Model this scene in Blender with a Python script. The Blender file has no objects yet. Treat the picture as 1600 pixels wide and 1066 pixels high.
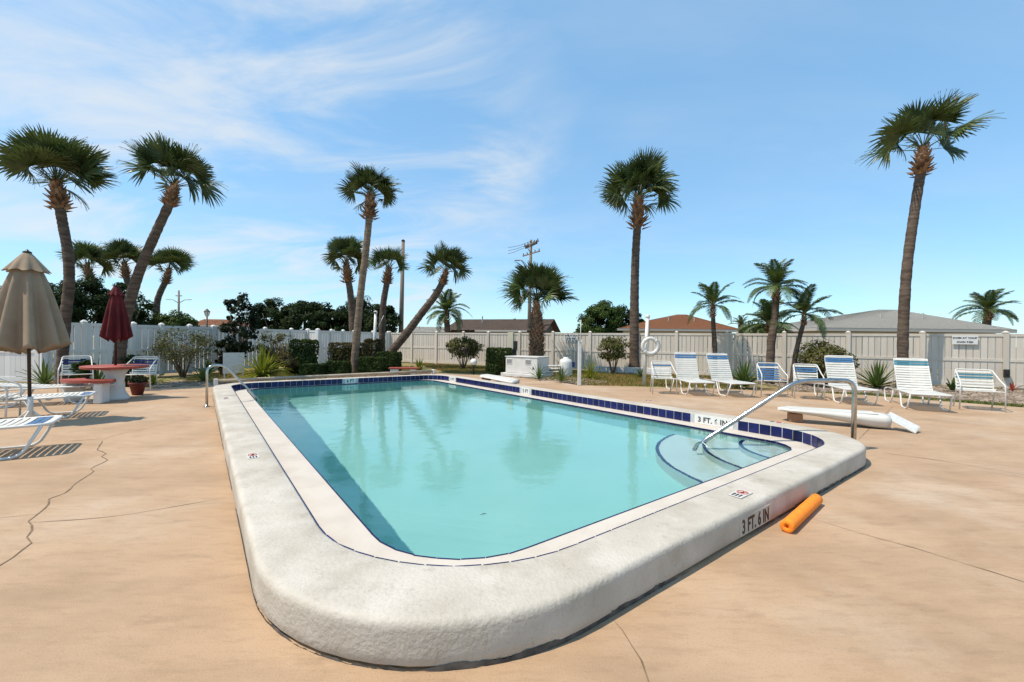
import bpy, bmesh, math, random
import numpy as np
from mathutils import Vector, Matrix
rnd = random.Random(7); nrng = np.random.default_rng(7)
R = math.radians
# ------------------------------------------------------------------ camera
scene = bpy.context.scene
COL = scene.collection
F, PITCH, ROLL, TH, H = 651.5, R(-.087), R(.647), R(36.76), 1.4     # focal length in pixels of a 1600 px wide frame
cp, sp, cr, sr = math.cos(PITCH), math.sin(PITCH), math.cos(ROLL), math.sin(ROLL)
def _rot(x, d, y):                                   # camera frame (right, forward, up) -> world
    x, y = cr*x - sr*y, sr*x + cr*y
    return Vector((x, cp*d - sp*y, sp*d + cp*y))
cam = bpy.data.objects.new('camera', bpy.data.cameras.new('camera')); COL.objects.link(cam)
cam.data.sensor_width = 36; cam.data.lens = 36*F/1600; cam.data.clip_end = 2000; cam.data.clip_start = .05
r_, u_, f_ = _rot(1, 0, 0), _rot(0, 0, 1), _rot(0, 1, 0)
cam.matrix_world = Matrix(((r_.x, u_.x, -f_.x, 0), (r_.y, u_.y, -f_.y, 0), (r_.z, u_.z, -f_.z, H), (0, 0, 0, 1)))
scene.camera = cam
# ------------------------------------------------------------------ sun and sky
SUN_EL, SUN_AZ = R(62), math.atan2(-.95, -.32)       # azimuth clockwise from +Y, the direction the light comes from
to_sun = Vector((math.sin(SUN_AZ)*math.cos(SUN_EL), math.cos(SUN_AZ)*math.cos(SUN_EL), math.sin(SUN_EL)))
sun = bpy.data.objects.new('sun', bpy.data.lights.new('sun', 'SUN')); COL.objects.link(sun)
sun.data.energy = 3.9; sun.data.angle = R(.53); sun.data.color = (1, .91, .78)
sun.rotation_euler = to_sun.to_track_quat('Z', 'Y').to_euler()
world = bpy.data.worlds.new('World'); scene.world = world; world.use_nodes = True
wt = world.node_tree; wt.nodes.clear()
def wn(t, **k):
    n = wt.nodes.new(t)
    for a, b in k.items(): setattr(n, a, b)
    return n
wo, wb = wn('ShaderNodeOutputWorld'), wn('ShaderNodeBackground')
sky = wn('ShaderNodeTexSky', sky_type='NISHITA', sun_disc=False, sun_elevation=SUN_EL, sun_rotation=SUN_AZ % (2*math.pi),
         altitude=0, air_density=1.0, dust_density=.25, ozone_density=1.6)
wb.inputs['Strength'].default_value = .125
tc = wn('ShaderNodeTexCoord'); sx = wn('ShaderNodeSeparateXYZ'); wt.links.new(tc.outputs['Generated'], sx.inputs[0])
den = wn('ShaderNodeMath', operation='ADD'); den.inputs[1].default_value = .22; wt.links.new(sx.outputs['Z'], den.inputs[0])
dx = wn('ShaderNodeMath', operation='DIVIDE'); dy = wn('ShaderNodeMath', operation='DIVIDE')
wt.links.new(sx.outputs['X'], dx.inputs[0]); wt.links.new(den.outputs[0], dx.inputs[1])
wt.links.new(sx.outputs['Y'], dy.inputs[0]); wt.links.new(den.outputs[0], dy.inputs[1])
cx = wn('ShaderNodeCombineXYZ'); wt.links.new(dx.outputs[0], cx.inputs[0]); wt.links.new(dy.outputs[0], cx.inputs[1])
def wnoise(scale, detail, rough, off, rot, stretch, dist=0):
    m = wn('ShaderNodeMapping'); m.inputs['Location'].default_value = off; m.inputs['Rotation'].default_value = (0, 0, R(rot)); m.inputs['Scale'].default_value = stretch
    n = wn('ShaderNodeTexNoise'); n.inputs['Scale'].default_value = scale; n.inputs['Detail'].default_value = detail
    n.inputs['Roughness'].default_value = rough; n.inputs['Distortion'].default_value = dist
    wt.links.new(cx.outputs[0], m.inputs[0]); wt.links.new(m.outputs[0], n.inputs['Vector'])
    return n.outputs['Fac']
def wramp(sock, a, b):
    n = wn('ShaderNodeMapRange', interpolation_type='SMOOTHSTEP'); n.inputs['From Min'].default_value = a; n.inputs['From Max'].default_value = b
    wt.links.new(sock, n.inputs['Value']); return n.outputs['Result']
def wmul(a, b, op='MULTIPLY'):
    n = wn('ShaderNodeMath', operation=op)
    for i, q in enumerate((a, b)):
        if isinstance(q, float): n.inputs[i].default_value = q
        else: wt.links.new(q, n.inputs[i])
    return n.outputs[0]
cdir = _rot(400 - 800, F, 533 - 170).normalized()     # the cirrus bank stands over the deep end
dt = wn('ShaderNodeVectorMath', operation='DOT_PRODUCT'); dt.inputs[1].default_value = cdir; wt.links.new(tc.outputs['Generated'], dt.inputs[0])
bank = wmul(dt.outputs['Value'], wmul(wnoise(1.3, 4, .6, (4.2, .7, 0), 20, (1, 1, 1), .4), .30), 'ADD')
big = wramp(bank, .92, 1.13)
fine = wramp(wnoise(1.7, 10, .60, (7.3, 2.2, 0), 40, (.7, 1.6, 1), .7), .34, .70)   # combed wisps
cloud = wmul(wmul(big, fine), .75)
veil = wmul(wramp(wnoise(.9, 6, .6, (1.2, 5.5, 0), 40, (.7, 1.4, 1), .4), .42, .78), .20)
cmask = wmul(cloud, veil, 'MAXIMUM')
cm = wn('ShaderNodeMix', data_type='RGBA'); cm.inputs[7].default_value = (5.0, 5.2, 5.3, 1)
tint = wn('ShaderNodeMix', data_type='RGBA', blend_type='MULTIPLY'); tint.inputs[0].default_value = 1; tint.inputs[7].default_value = (1.08, 1.34, 1.38, 1)   # humid bright air
wt.links.new(sky.outputs[0], tint.inputs[6]); hum = wn('ShaderNodeMix', data_type='RGBA'); hum.inputs[0].default_value = .5; hum.inputs[7].default_value = (1.75, 3.45, 5.3, 1)   # even blue of the humid air
wt.links.new(tint.outputs[2], hum.inputs[6]); wt.links.new(cmask, cm.inputs[0]); wt.links.new(hum.outputs[2], cm.inputs[6])
wt.links.new(cm.outputs[2], wb.inputs['Color']); wt.links.new(wb.outputs[0], wo.inputs[0])
vs = scene.view_settings; vs.view_transform = 'Standard'; vs.look = 'None'; vs.exposure = .42; vs.gamma = 1; vs.use_curve_mapping = False
scene.cycles.use_denoising = True; scene.cycles.max_bounces = 10; scene.cycles.transparent_max_bounces = 16
# ------------------------------------------------------------------ pixels of the photograph -> places
def ray(px, py):
    d = _rot(px - 800, F, 533 - py); return d/d.y
def G(px, py, z=0):                                  # where the sight line meets the level z
    d = ray(px, py); t = (z - H)/d.z; return Vector((d.x*t, t, z))
def D(px, py, Y):                                    # the point on the sight line Y metres ahead
    d = ray(px, py); return Vector((d.x*Y, Y, H + d.z*Y))
U2, V2 = Vector((math.cos(TH), math.sin(TH), 0)), Vector((-math.sin(TH), math.cos(TH), 0))   # pool axes: short side, long side
def P(u, v, z=0):
    u = u - .018*(v - 2.0)*max(0, u - .6)/6.0          # the long sides of the pool close in a little
    return U2*u + V2*v + Vector((0, 0, z))
# ------------------------------------------------------------------ materials
MATS = {}
def mat(name, c1, c2=None, scale=6, rough=.6, bump=0, bscale=40, spec=.4, metal=0, detail=5, lo=.35, hi=.65, rand=0, island=0,
        transl=0, stretch=(1, 1, 1), wpos=False, bdetail=4, extra=None):
    if name in MATS: return MATS[name]
    m = bpy.data.materials.new(name); m.use_nodes = True; t = m.node_tree; b = t.nodes['Principled BSDF']
    L = t.links.new
    b.inputs['Roughness'].default_value = rough; b.inputs['Specular IOR Level'].default_value = spec; b.inputs['Metallic'].default_value = metal
    if wpos:
        src = t.nodes.new('ShaderNodeNewGeometry').outputs['Position']
    else:
        src = t.nodes.new('ShaderNodeTexCoord').outputs['Object']
    mp = t.nodes.new('ShaderNodeMapping'); mp.inputs['Scale'].default_value = stretch; L(src, mp.inputs[0]); vec = mp.outputs[0]
    if rand:
        oi = t.nodes.new('ShaderNodeObjectInfo'); ad = t.nodes.new('ShaderNodeVectorMath'); ad.operation = 'ADD'
        sc = t.nodes.new('ShaderNodeMath'); sc.operation = 'MULTIPLY'; sc.inputs[1].default_value = 37
        L(oi.outputs['Random'], sc.inputs[0]); L(vec, ad.inputs[0]); L(sc.outputs[0], ad.inputs[1]); vec = ad.outputs[0]
    col = None
    if c2 is not None:
        n = t.nodes.new('ShaderNodeTexNoise'); n.inputs['Scale'].default_value = scale; n.inputs['Detail'].default_value = detail
        L(vec, n.inputs['Vector'])
        mr = t.nodes.new('ShaderNodeMapRange'); mr.inputs['From Min'].default_value = lo; mr.inputs['From Max'].default_value = hi; L(n.outputs['Fac'], mr.inputs[0])
        mx = t.nodes.new('ShaderNodeMix'); mx.data_type = 'RGBA'; mx.inputs[6].default_value = (*c1, 1); mx.inputs[7].default_value = (*c2, 1)
        L(mr.outputs[0], mx.inputs[0]); col = mx.outputs[2]
    else:
        rg = t.nodes.new('ShaderNodeRGB'); rg.outputs[0].default_value = (*c1, 1); col = rg.outputs[0]
    if rand or island:
        hs = t.nodes.new('ShaderNodeHueSaturation'); mr2 = t.nodes.new('ShaderNodeMapRange')
        a = rand or island; mr2.inputs['To Min'].default_value = 1 - a; mr2.inputs['To Max'].default_value = 1 + a
        s2 = t.nodes.new('ShaderNodeNewGeometry').outputs['Random Per Island'] if island else t.nodes.new('ShaderNodeObjectInfo').outputs['Random']
        L(s2, mr2.inputs[0]); L(mr2.outputs[0], hs.inputs['Value']); L(col, hs.inputs['Color']); col = hs.outputs[0]
    if extra: col = extra(t, vec, col)
    L(col, b.inputs['Base Color'])
    if bump:
        nb = t.nodes.new('ShaderNodeTexNoise'); nb.inputs['Scale'].default_value = bscale; nb.inputs['Detail'].default_value = bdetail; L(vec, nb.inputs['Vector'])
        bp = t.nodes.new('ShaderNodeBump'); bp.inputs['Strength'].default_value = min(1, bump); bp.inputs['Distance'].default_value = .02*max(1, bump)
        L(nb.outputs['Fac'], bp.inputs['Height']); L(bp.outputs[0], b.inputs['Normal'])
    if transl:
        out = t.nodes['Material Output']; tr = t.nodes.new('ShaderNodeBsdfTranslucent'); ms = t.nodes.new('ShaderNodeMixShader'); ms.inputs[0].default_value = transl
        L(col, tr.inputs[0]); L(b.outputs[0], ms.inputs[1]); L(tr.outputs[0], ms.inputs[2]); L(ms.outputs[0], out.inputs[0])
    MATS[name] = m; return m
def stains(c, scale, lo, hi, amount, stretch=(1, 1, 1), off=0.0):     # blotches of another colour with a shape of their own
    def f(t, vec, col):
        mp = t.nodes.new('ShaderNodeMapping'); mp.inputs['Scale'].default_value = stretch; mp.inputs['Location'].default_value = (off, off*1.7, 0); t.links.new(vec, mp.inputs[0])
        n = t.nodes.new('ShaderNodeTexNoise'); n.inputs['Scale'].default_value = scale; n.inputs['Detail'].default_value = 8; n.inputs['Roughness'].default_value = .65
        t.links.new(mp.outputs[0], n.inputs['Vector'])
        mr = t.nodes.new('ShaderNodeMapRange'); mr.inputs['From Min'].default_value = lo; mr.inputs['From Max'].default_value = hi; mr.inputs['To Max'].default_value = amount
        t.links.new(n.outputs['Fac'], mr.inputs[0])
        mx = t.nodes.new('ShaderNodeMix'); mx.data_type = 'RGBA'; mx.inputs[7].default_value = (*c, 1); t.links.new(mr.outputs[0], mx.inputs[0]); t.links.new(col, mx.inputs[6])
        return mx.outputs[2]
    return f
def chain(*fs):
    def f(t, vec, col):
        for g in fs: col = g(t, vec, col)
        return col
    return f
M_deck = mat('deck_paint', (.385, .245, .140), (.455, .305, .185), scale=1.3, rough=.75, bump=.16, bscale=110, wpos=True, lo=.3, hi=.7, bdetail=10,
    extra=chain(stains((.27, .175, .10), .9, .46, .72, .75, (.7, 1.8, 1)), stains((.23, .145, .085), 4.5, .56, .74, .6, (.6, 1.8, 1), 3.), stains((.50, .385, .275), .5, .52, .70, .7, (1, 1, 1), 9.), stains((.15, .10, .06), 22, .66, .78, .7, (1, 1.4, 1), 5.), stains((.10, .07, .045), 3.2, .74, .80, .6, (1, 1, 1), 15.), stains((.22, .14, .08), 75, .55, .72, .55, (1, 1.3, 1), 21.), stains((.56, .43, .30), 120, .60, .75, .4, (1, 1, 1), 27.), stains((.25, .16, .09), 9, .50, .72, .4, (.5, 2.2, 1), 33.)))
M_crack = mat('crack', (.13, .085, .05), (.24, .16, .10), scale=9, rough=.95, wpos=True)
M_rim = mat('rim_paint', (.45, .40, .325), (.54, .485, .41), scale=3, rough=.7, bump=.30, bscale=48, wpos=True, bdetail=12,
    extra=chain(stains((.33, .275, .20), 2.2, .47, .72, .65), stains((.28, .24, .185), 12, .60, .74, .5, (1, 1, 1), 4.), stains((.20, .175, .14), 40, .62, .78, .6, (1, 1, 1), 8.), stains((.27, .23, .175), 95, .54, .72, .5, (1, 1, 1), 19.), stains((.24, .20, .15), 6, .58, .74, .45, (1, 1, .35), 25.)))
M_ledge = mat('ledge_plaster', (.52, .45, .37), (.57, .505, .425), scale=4, rough=.6, bump=.12, bscale=30, wpos=True, extra=stains((.42, .35, .27), 3, .52, .78, .5))
M_basin = mat('pool_plaster', (.60, .60, .55), (.64, .64, .59), scale=2, rough=.7, wpos=True, bump=.2, bscale=20)
M_floor = mat('water_tinted_plaster', (.35, .595, .545), (.385, .63, .58), scale=1.2, rough=.7, wpos=True)  # aqua stands for light the deep water absorbs, put into the floor colour
M_navy = mat('navy_tile', (.007, .009, .060), (.012, .015, .085), scale=9, rough=.2, spec=.25, rand=.30, extra=stains((.16, .16, .22), 30, .60, .8, .18))
M_grout = mat('grout', (.50, .50, .50), (.40, .40, .40), scale=20, rough=.9, wpos=True)
M_wtile = mat('white_tile', (.74, .72, .68), (.66, .64, .60), scale=14, rough=.35)
M_black = mat('black_paint', (.012, .012, .012), rough=.5)
M_white = mat('white_enamel', (.60, .575, .52), (.66, .64, .595), scale=5, rough=.38, spec=.5, extra=stains((.52, .44, .33), 9, .64, .8, .4))
M_strapw = mat('white_vinyl', (.58, .56, .50), (.64, .625, .575), scale=7, rough=.5, rand=.05)
M_strapb = mat('blue_vinyl', (.045, .13, .27), (.06, .165, .32), scale=9, rough=.45)
M_strapt = mat('teal_vinyl', (.035, .15, .20), (.05, .19, .245), scale=9, rough=.45)
M_strapn = mat('navy_vinyl', (.012, .018, .10), (.02, .026, .14), scale=9, rough=.45)
M_steel = mat('stainless_steel', (.52, .51, .49), (.40, .385, .36), scale=11, rough=.22, metal=1, bump=.05, bscale=60)
M_fence = mat('fence_vinyl', (.58, .505, .415), (.64, .57, .485), scale=1.2, rough=.5, rand=.06, stretch=(3, 3, .6), extra=stains((.36, .29, .21), 3.0, .58, .8, .4, (2.5, 2.5, .5)))
M_fencew = mat('fence_white', (.66, .64, .60), (.72, .70, .66), scale=1.2, rough=.5, rand=.06, stretch=(3, 3, .6), extra=stains((.45, .40, .33), 3.0, .58, .8, .35, (2.5, 2.5, .5)))
M_ground = mat('garden_soil', (.20, .13, .065), (.30, .21, .085), scale=1.6, rough=.95, bump=1, bscale=30, wpos=True, extra=chain(stains((.14, .17, .035), .55, .50, .62, .85), stains((.38, .28, .15), 6, .56, .7, .6)))
M_trunk = mat('palm_bark', (.065, .043, .030), (.145, .102, .072), scale=3, rough=.9, bump=1, bscale=14, stretch=(1, 1, 4.5), wpos=False, rand=.1)
M_boot = mat('palm_boots', (.155, .072, .035), (.33, .20, .11), scale=6, rough=.9, island=.35)
M_frond = mat('fan_leaf', (.040, .062, .016), (.085, .115, .030), scale=1.4, rough=.42, spec=.45, rand=.32, transl=.22)
M_feather = mat('feather_leaf', (.040, .072, .018), (.10, .14, .030), scale=1.6, rough=.42, spec=.45, rand=.25, transl=.22)
M_petiole = mat('petiole', (.16, .17, .05), rough=.5)
def leafmat(n, c1, c2, tl=.2, isl=.45): return mat(n, c1, c2, scale=1.4, rough=.65, spec=.12, island=isl, transl=tl, wpos=True)
M_oak = leafmat('dark_leaf', (.016, .030, .010), (.034, .054, .014))
M_oak2 = leafmat('mid_leaf', (.035, .065, .014), (.075, .11, .022))
M_shrub = leafmat('shrub_leaf', (.075, .085, .022), (.15, .13, .045))
M_shrub2 = leafmat('clipped_leaf', (.030, .050, .014), (.060, .085, .020))
M_rust = leafmat('rusty_leaf', (.065, .045, .022), (.10, .085, .028))
M_mag = leafmat('glossy_dark_leaf', (.014, .022, .010), (.026, .036, .014), .1)
M_yel = leafmat('yellow_leaf', (.16, .19, .02), (.30, .29, .03), .3, .3)
M_spiky = leafmat('sword_leaf', (.055, .10, .025), (.13, .17, .04), .2, .3)
M_grass = leafmat('dry_grass', (.30, .19, .065), (.16, .17, .035), .2, .35)
M_twig = mat('twig', (.14, .10, .07), (.20, .15, .11), scale=8, rough=.9)
M_stone = mat('pebble', (.17, .125, .085), (.31, .24, .18), scale=3, rough=.85, island=.35, wpos=True)
M_red = mat('red_paint', (.30, .052, .030), (.36, .075, .045), scale=6, rough=.55, extra=stains((.42, .18, .12), 10, .6, .8, .4))
M_conc = mat('white_concrete', (.62, .59, .54), (.70, .675, .63), scale=6, rough=.75, bump=.3, bscale=50)
M_tan = mat('tan_canvas', (.31, .225, .15), (.36, .27, .185), scale=4, rough=.9, bump=.2, bscale=120, transl=.12)
M_maroon = mat('maroon_canvas', (.085, .006, .008), (.14, .012, .012), scale=4, rough=.85, bump=.2, bscale=120, transl=.12)
M_pole = mat('dark_pole', (.025, .018, .015), rough=.4)
M_noodle = mat('orange_foam', (.95, .23, .012), (1.0, .28, .02), scale=30, rough=.8, bump=.4, bscale=160)
M_noodle_in = mat('orange_foam_core', (.85, .10, .01), rough=.9)
M_fibre = mat('fibreglass', (.58, .55, .48), (.64, .61, .55), scale=3, rough=.4, extra=stains((.50, .43, .31), 4, .6, .8, .4))
M_block = mat('brown_block', (.26, .13, .07), (.34, .18, .10), scale=6, rough=.9)
M_grit = mat('grit_tread', (.62, .62, .60), (.50, .50, .49), scale=18, rough=.9, bump=.4, bscale=80)
M_terra = mat('terracotta', (.12, .022, .016), (.16, .034, .022), scale=6, rough=.7)
M_shb = mat('brown_shingle', (.115, .080, .060), (.165, .118, .088), scale=7, rough=.9, bump=.5, bscale=20, stretch=(1, 1, 5), wpos=True)
M_sho = mat('orange_shingle', (.27, .105, .045), (.35, .15, .07), scale=7, rough=.9, bump=.5, bscale=20, stretch=(1, 1, 5), wpos=True)
M_shg = mat('grey_shingle', (.37, .35, .305), (.46, .435, .385), scale=7, rough=.9, bump=.5, bscale=20, stretch=(1, 1, 5), wpos=True)
M_wall = mat('house_wall', (.50, .46, .40), (.56, .52, .46), scale=3, rough=.8)
M_wallb = mat('brown_wall', (.10, .07, .05), (.14, .10, .07), scale=3, rough=.8)
M_fascia = mat('fascia', (.42, .39, .35), rough=.6)
M_soffit = mat('dark_soffit', (.035, .03, .026), rough=.8)
M_wood = mat('pole_wood', (.16, .125, .095), (.26, .21, .165), scale=4, rough=.9, stretch=(6, 6, .5))
M_wood2 = mat('weathered_wood', (.34, .27, .19), (.44, .36, .26), scale=4, rough=.85, stretch=(1, 1, 1), wpos=True)
M_dark = mat('dark_metal', (.02, .02, .02), rough=.5)
M_globe = mat('lamp_globe', (.72, .69, .64), rough=.3)
M_grey = mat('vent_grey', (.30, .29, .27), rough=.6)
M_glass = mat('window_glass', (.03, .04, .05), rough=.08, spec=.6)
M_signred = mat('sign_red', (.42, .08, .06), rough=.5)
M_signgrey = mat('sign_plate', (.60, .57, .52), (.50, .47, .42), scale=20, rough=.5)
def water_mat():
    m = bpy.data.materials.new('pool_water'); m.use_nodes = True; t = m.node_tree; t.nodes.clear(); L = t.links.new
    o = t.nodes.new('ShaderNodeOutputMaterial'); gl = t.nodes.new('ShaderNodeBsdfGlass'); gl.inputs['IOR'].default_value = 1.33; gl.inputs['Roughness'].default_value = 0; gl.inputs['Color'].default_value = (.86, .965, .965, 1)
    geo = t.nodes.new('ShaderNodeNewGeometry')
    n1 = t.nodes.new('ShaderNodeTexNoise'); n1.inputs['Scale'].default_value = 26; n1.inputs['Detail'].default_value = 3
    n2 = t.nodes.new('ShaderNodeTexNoise'); n2.inputs['Scale'].default_value = 3.0; n2.inputs['Detail'].default_value = 2
    ad = t.nodes.new('ShaderNodeMath'); ad.operation = 'MULTIPLY_ADD'; ad.inputs[1].default_value = .16
    L(geo.outputs['Position'], n1.inputs['Vector']); L(geo.outputs['Position'], n2.inputs['Vector']); L(n1.outputs['Fac'], ad.inputs[0]); L(n2.outputs['Fac'], ad.inputs[2])
    bp = t.nodes.new('ShaderNodeBump'); bp.inputs['Strength'].default_value = .35; bp.inputs['Distance'].default_value = .012; L(ad.outputs[0], bp.inputs['Height'])
    L(bp.outputs[0], gl.inputs['Normal']); L(gl.outputs[0], o.inputs['Surface'])
    return m
M_water = water_mat()
# ------------------------------------------------------------------ object helpers
def tag(o, label=None, cat=None, group=None, kind=None):
    if label: o['label'] = label
    if cat: o['category'] = cat
    if group: o['group'] = group
    if kind: o['kind'] = kind
    return o
def empty(name, loc=(0, 0, 0), rz=0, label=None, cat=None, group=None):
    o = bpy.data.objects.new(name, None); COL.objects.link(o); o.location = loc; o.rotation_euler = (0, 0, rz); o.empty_display_size = .1
    return tag(o, label, cat, group)
def link(name, me, m=None, parent=None, loc=None, rot=None):
    o = bpy.data.objects.new(name, me); COL.objects.link(o)
    if m is not None and not me.materials: me.materials.append(m)
    if parent is not None: o.parent = parent
    if loc is not None: o.location = loc
    if rot is not None: o.rotation_euler = rot
    return o
def mesh(name, bm, m=None, smooth=False):
    me = bpy.data.meshes.new(name); bm.normal_update(); bm.to_mesh(me); bm.free()
    if m: me.materials.append(m)
    if smooth: me.polygons.foreach_set('use_smooth', [True]*len(me.polygons))
    return me
def pyd(name, v, f, m=None, smooth=False):
    me = bpy.data.meshes.new(name); me.from_pydata(v, [], f); me.update()
    if m: me.materials.append(m)
    if smooth: me.polygons.foreach_set('use_smooth', [True]*len(me.polygons))
    return me
def obj(name, bm, m, parent=None, smooth=False, loc=None, rot=None): return link(name, mesh(name, bm, m, smooth), None, parent, loc, rot)
def copy_tree(o, parent=None):
    c = o.copy(); COL.objects.link(c); c.parent = parent
    for ch in list(o.children): copy_tree(ch, c)
    return c
def add_box(bm, c, s, rz=0, mtx=None, bevel=0):
    g = bmesh.ops.create_cube(bm, size=1)['verts']
    bmesh.ops.scale(bm, vec=s, verts=g)
    if bevel:
        es = list({e for v in g for e in v.link_edges}); g = list({v for f in bmesh.ops.bevel(bm, geom=es, offset=bevel, segments=1, affect='EDGES')['faces'] for v in f.verts} | {v for v in g if v.is_valid})
    if rz: bmesh.ops.rotate(bm, cent=(0, 0, 0), matrix=Matrix.Rotation(rz, 3, 'Z'), verts=g)
    bmesh.ops.translate(bm, vec=c, verts=g)
    if mtx is not None: bmesh.ops.transform(bm, matrix=mtx, verts=g)
    return g
def boxm(name, s, m, bevel=0, c=(0, 0, 0)):
    bm = bmesh.new(); add_box(bm, c, s, bevel=bevel); return mesh(name, bm, m)
def fillet(pts, rad, k=5):
    pts = [Vector(p) for p in pts]; out = [pts[0]]
    for a, b, c in zip(pts, pts[1:], pts[2:]):
        d1, d2 = (a - b), (c - b); r = min(rad, d1.length*.49, d2.length*.49)
        p, q = b + d1.normalized()*r, b + d2.normalized()*r
        for i in range(k + 1):
            s = i/k; out.append(p*(1 - s)**2 + b*2*s*(1 - s) + q*s*s)
    out.append(pts[-1]); return out
def add_tube(bm, pts, r, n=8, caps=True, closed=False):
    pts = [Vector(p) for p in pts]; N = len(pts); rs = r if isinstance(r, (list, tuple)) else [r]*N
    t0 = (pts[1] - pts[0]).normalized(); ref = Vector((0, 0, 1)) if abs(t0.z) < .9 else Vector((1, 0, 0))
    nx = t0.cross(ref).normalized(); rings = []
    for i in range(N):
        a, b = pts[max(0, i - 1)], pts[min(N - 1, i + 1)]
        if closed: a, b = pts[i - 1], pts[(i + 1) % N]
        t = (b - a).normalized(); nx = (nx - t*nx.dot(t)).normalized(); ny = t.cross(nx)
        rings.append([bm.verts.new(pts[i] + (nx*math.cos(2*math.pi*k/n) + ny*math.sin(2*math.pi*k/n))*rs[i]) for k in range(n)])
    for i in range(N if closed else N - 1):
        A, B = rings[i], rings[(i + 1) % N]
        for k in range(n): bm.faces.new((A[k], A[(k + 1) % n], B[(k + 1) % n], B[k]))
    if caps and not closed: bm.faces.new(rings[0][::-1]); bm.faces.new(rings[-1])
    return rings
def tube(name, pts, r, m, parent=None, n=8, **k):
    bm = bmesh.new(); add_tube(bm, pts, r, n, **k); return obj(name, bm, m, parent, smooth=True)
def lathe(bm, prof, n=24, c=(0, 0)):
    rings = [[bm.verts.new((c[0] + r*math.cos(2*math.pi*k/n), c[1] + r*math.sin(2*math.pi*k/n), z)) for k in range(n)] for r, z in prof]
    for A, B in zip(rings, rings[1:]):
        for k in range(n): bm.faces.new((A[k], A[(k + 1) % n], B[(k + 1) % n], B[k]))
    bm.faces.new(rings[0][::-1]); bm.faces.new(rings[-1]); return rings
def text_mesh(name, s, size, m, align='CENTER', depth=.001, bold=0):
    cu = bpy.data.curves.new(name, 'FONT'); cu.body = s; cu.size = size; cu.align_x = align; cu.align_y = 'CENTER'; cu.extrude = depth; cu.offset = bold; cu.space_character = 1.05
    o = bpy.data.objects.new('tmp', cu); COL.objects.link(o); dg = bpy.context.evaluated_depsgraph_get(); dg.update()
    me = bpy.data.meshes.new_from_object(o.evaluated_get(dg)); bpy.data.objects.remove(o); bpy.data.curves.remove(cu)
    me.materials.clear(); me.materials.append(m); me.name = name; return me
def basis(x, y, loc):
    x, y = Vector(x).normalized(), Vector(y).normalized(); z = x.cross(y)
    return Matrix(((x.x, y.x, z.x, loc[0]), (x.y, y.y, z.y, loc[1]), (x.z, y.z, z.z, loc[2]), (0, 0, 0, 1)))
# ------------------------------------------------------------------ the pool outlines
def rr(u0, u1, v0, v1, rad, n=14, straight=40):
    """rounded rectangle; rad = near-left, near-right, far-right, far-left"""
    out = []
    cs = [(u0 + rad[0], v0 + rad[0], rad[0], 180), (u1 - rad[1], v0 + rad[1], rad[1], 270), (u1 - rad[2], v1 - rad[2], rad[2], 0), (u0 + rad[3], v1 - rad[3], rad[3], 90)]
    for i, (a, b, r, s) in enumerate(cs):
        for k in range(n + 1):
            t = R(s + 90*k/n); out.append((a + r*math.cos(t), b + r*math.sin(t)))
        a2, b2, r2, s2 = cs[(i + 1) % 4]; p, q = out[-1], (a2 + r2*math.cos(R(s2)), b2 + r2*math.sin(R(s2)))
        out += [(p[0] + (q[0] - p[0])*k/straight, p[1] + (q[1] - p[1])*k/straight) for k in range(1, straight)]
    return out
OUT = rr(.24, 7.02, 1.385, 13.17, (1.25, 1.05, .9, .95))
TIL = rr(.605, 6.62, 1.72, 12.84, (1.12, .85, .62, .7))
WAT = rr(.955, 6.32, 2.09, 12.80, (.75, .43, .42, .45))
def lerp2(a, b, t): return [(p[0] + (q[0] - p[0])*t, p[1] + (q[1] - p[1])*t) for p, q in zip(a, b)]
def loop_at(base, other, off):                       # move the outline `off` metres towards the other one
    out = []
    for p, q in zip(base, other):
        d = math.hypot(q[0] - p[0], q[1] - p[1]); out.append((p[0] + (q[0] - p[0])*off/d, p[1] + (q[1] - p[1])*off/d) if d > 1e-6 else p)
    return out
def walk(pts, step, start=0.0):
    """points every `step` metres along an outline: (position, tangent, metres)"""
    W = [P(u, v) for u, v in pts]; W.append(W[0]); out = []; s = 0; nxt = start
    for a, b in zip(W, W[1:]):
        l = (b - a).length
        while nxt <= s + l and l > 1e-9: out.append((a.lerp(b, (nxt - s)/l), (b - a).normalized(), nxt)); nxt += step
        s += l
    return out, s
ZR, ZL, ZW = .214, .060, .040                         # rim top, ledge, water
# ------------------------------------------------------------------ ground and deck
def sheet(name, outer, hole, z, m, skirt=0):
    bm = bmesh.new()
    vo = [bm.verts.new((p[0], p[1], z)) for p in outer]; es = [bm.edges.new((vo[i], vo[(i + 1) % len(vo)])) for i in range(len(vo))]
    if hole:
        vh = [bm.verts.new((p[0], p[1], z)) for p in hole]; es += [bm.edges.new((vh[i], vh[(i + 1) % len(vh)])) for i in range(len(vh))]
    bmesh.ops.triangle_fill(bm, use_beauty=True, edges=es)
    for f in bm.faces:
        if f.normal.z < 0: f.normal_flip()
    if skirt:
        lo = [bm.verts.new((p[0], p[1], z - skirt)) for p in outer]
        for i in range(len(vo)): j = (i + 1) % len(vo); bm.faces.new((vo[i], lo[i], lo[j], vo[j]))
    bm.normal_update()
    return obj(name, bm, m)
hole = [P(u, v)[:2] for u, v in loop_at(OUT, TIL, .12)][::2]
ground = tag(sheet('ground', [(-600, -600), (600, -600), (600, 900), (-600, 900)], hole, -.03, M_ground), kind='structure')
DECK = [(-22, -9), (22, -9), (17, 4.5), (11.9, 9.3), (9.75, 11.55), (7.0, 12.45), (4.0, 13.0), (2.1, 13.2), (1.5, 14.6), (-.3, 16.2), (-2.9, 17.3), (-5.6, 15.0), (-8.6, 12.4), (-9.6, 11.3), (-13.3, 11.7), (-22, 11.7)]
deck = tag(sheet('pool_deck', DECK, hole, 0, M_deck, .06), kind='structure')
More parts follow.
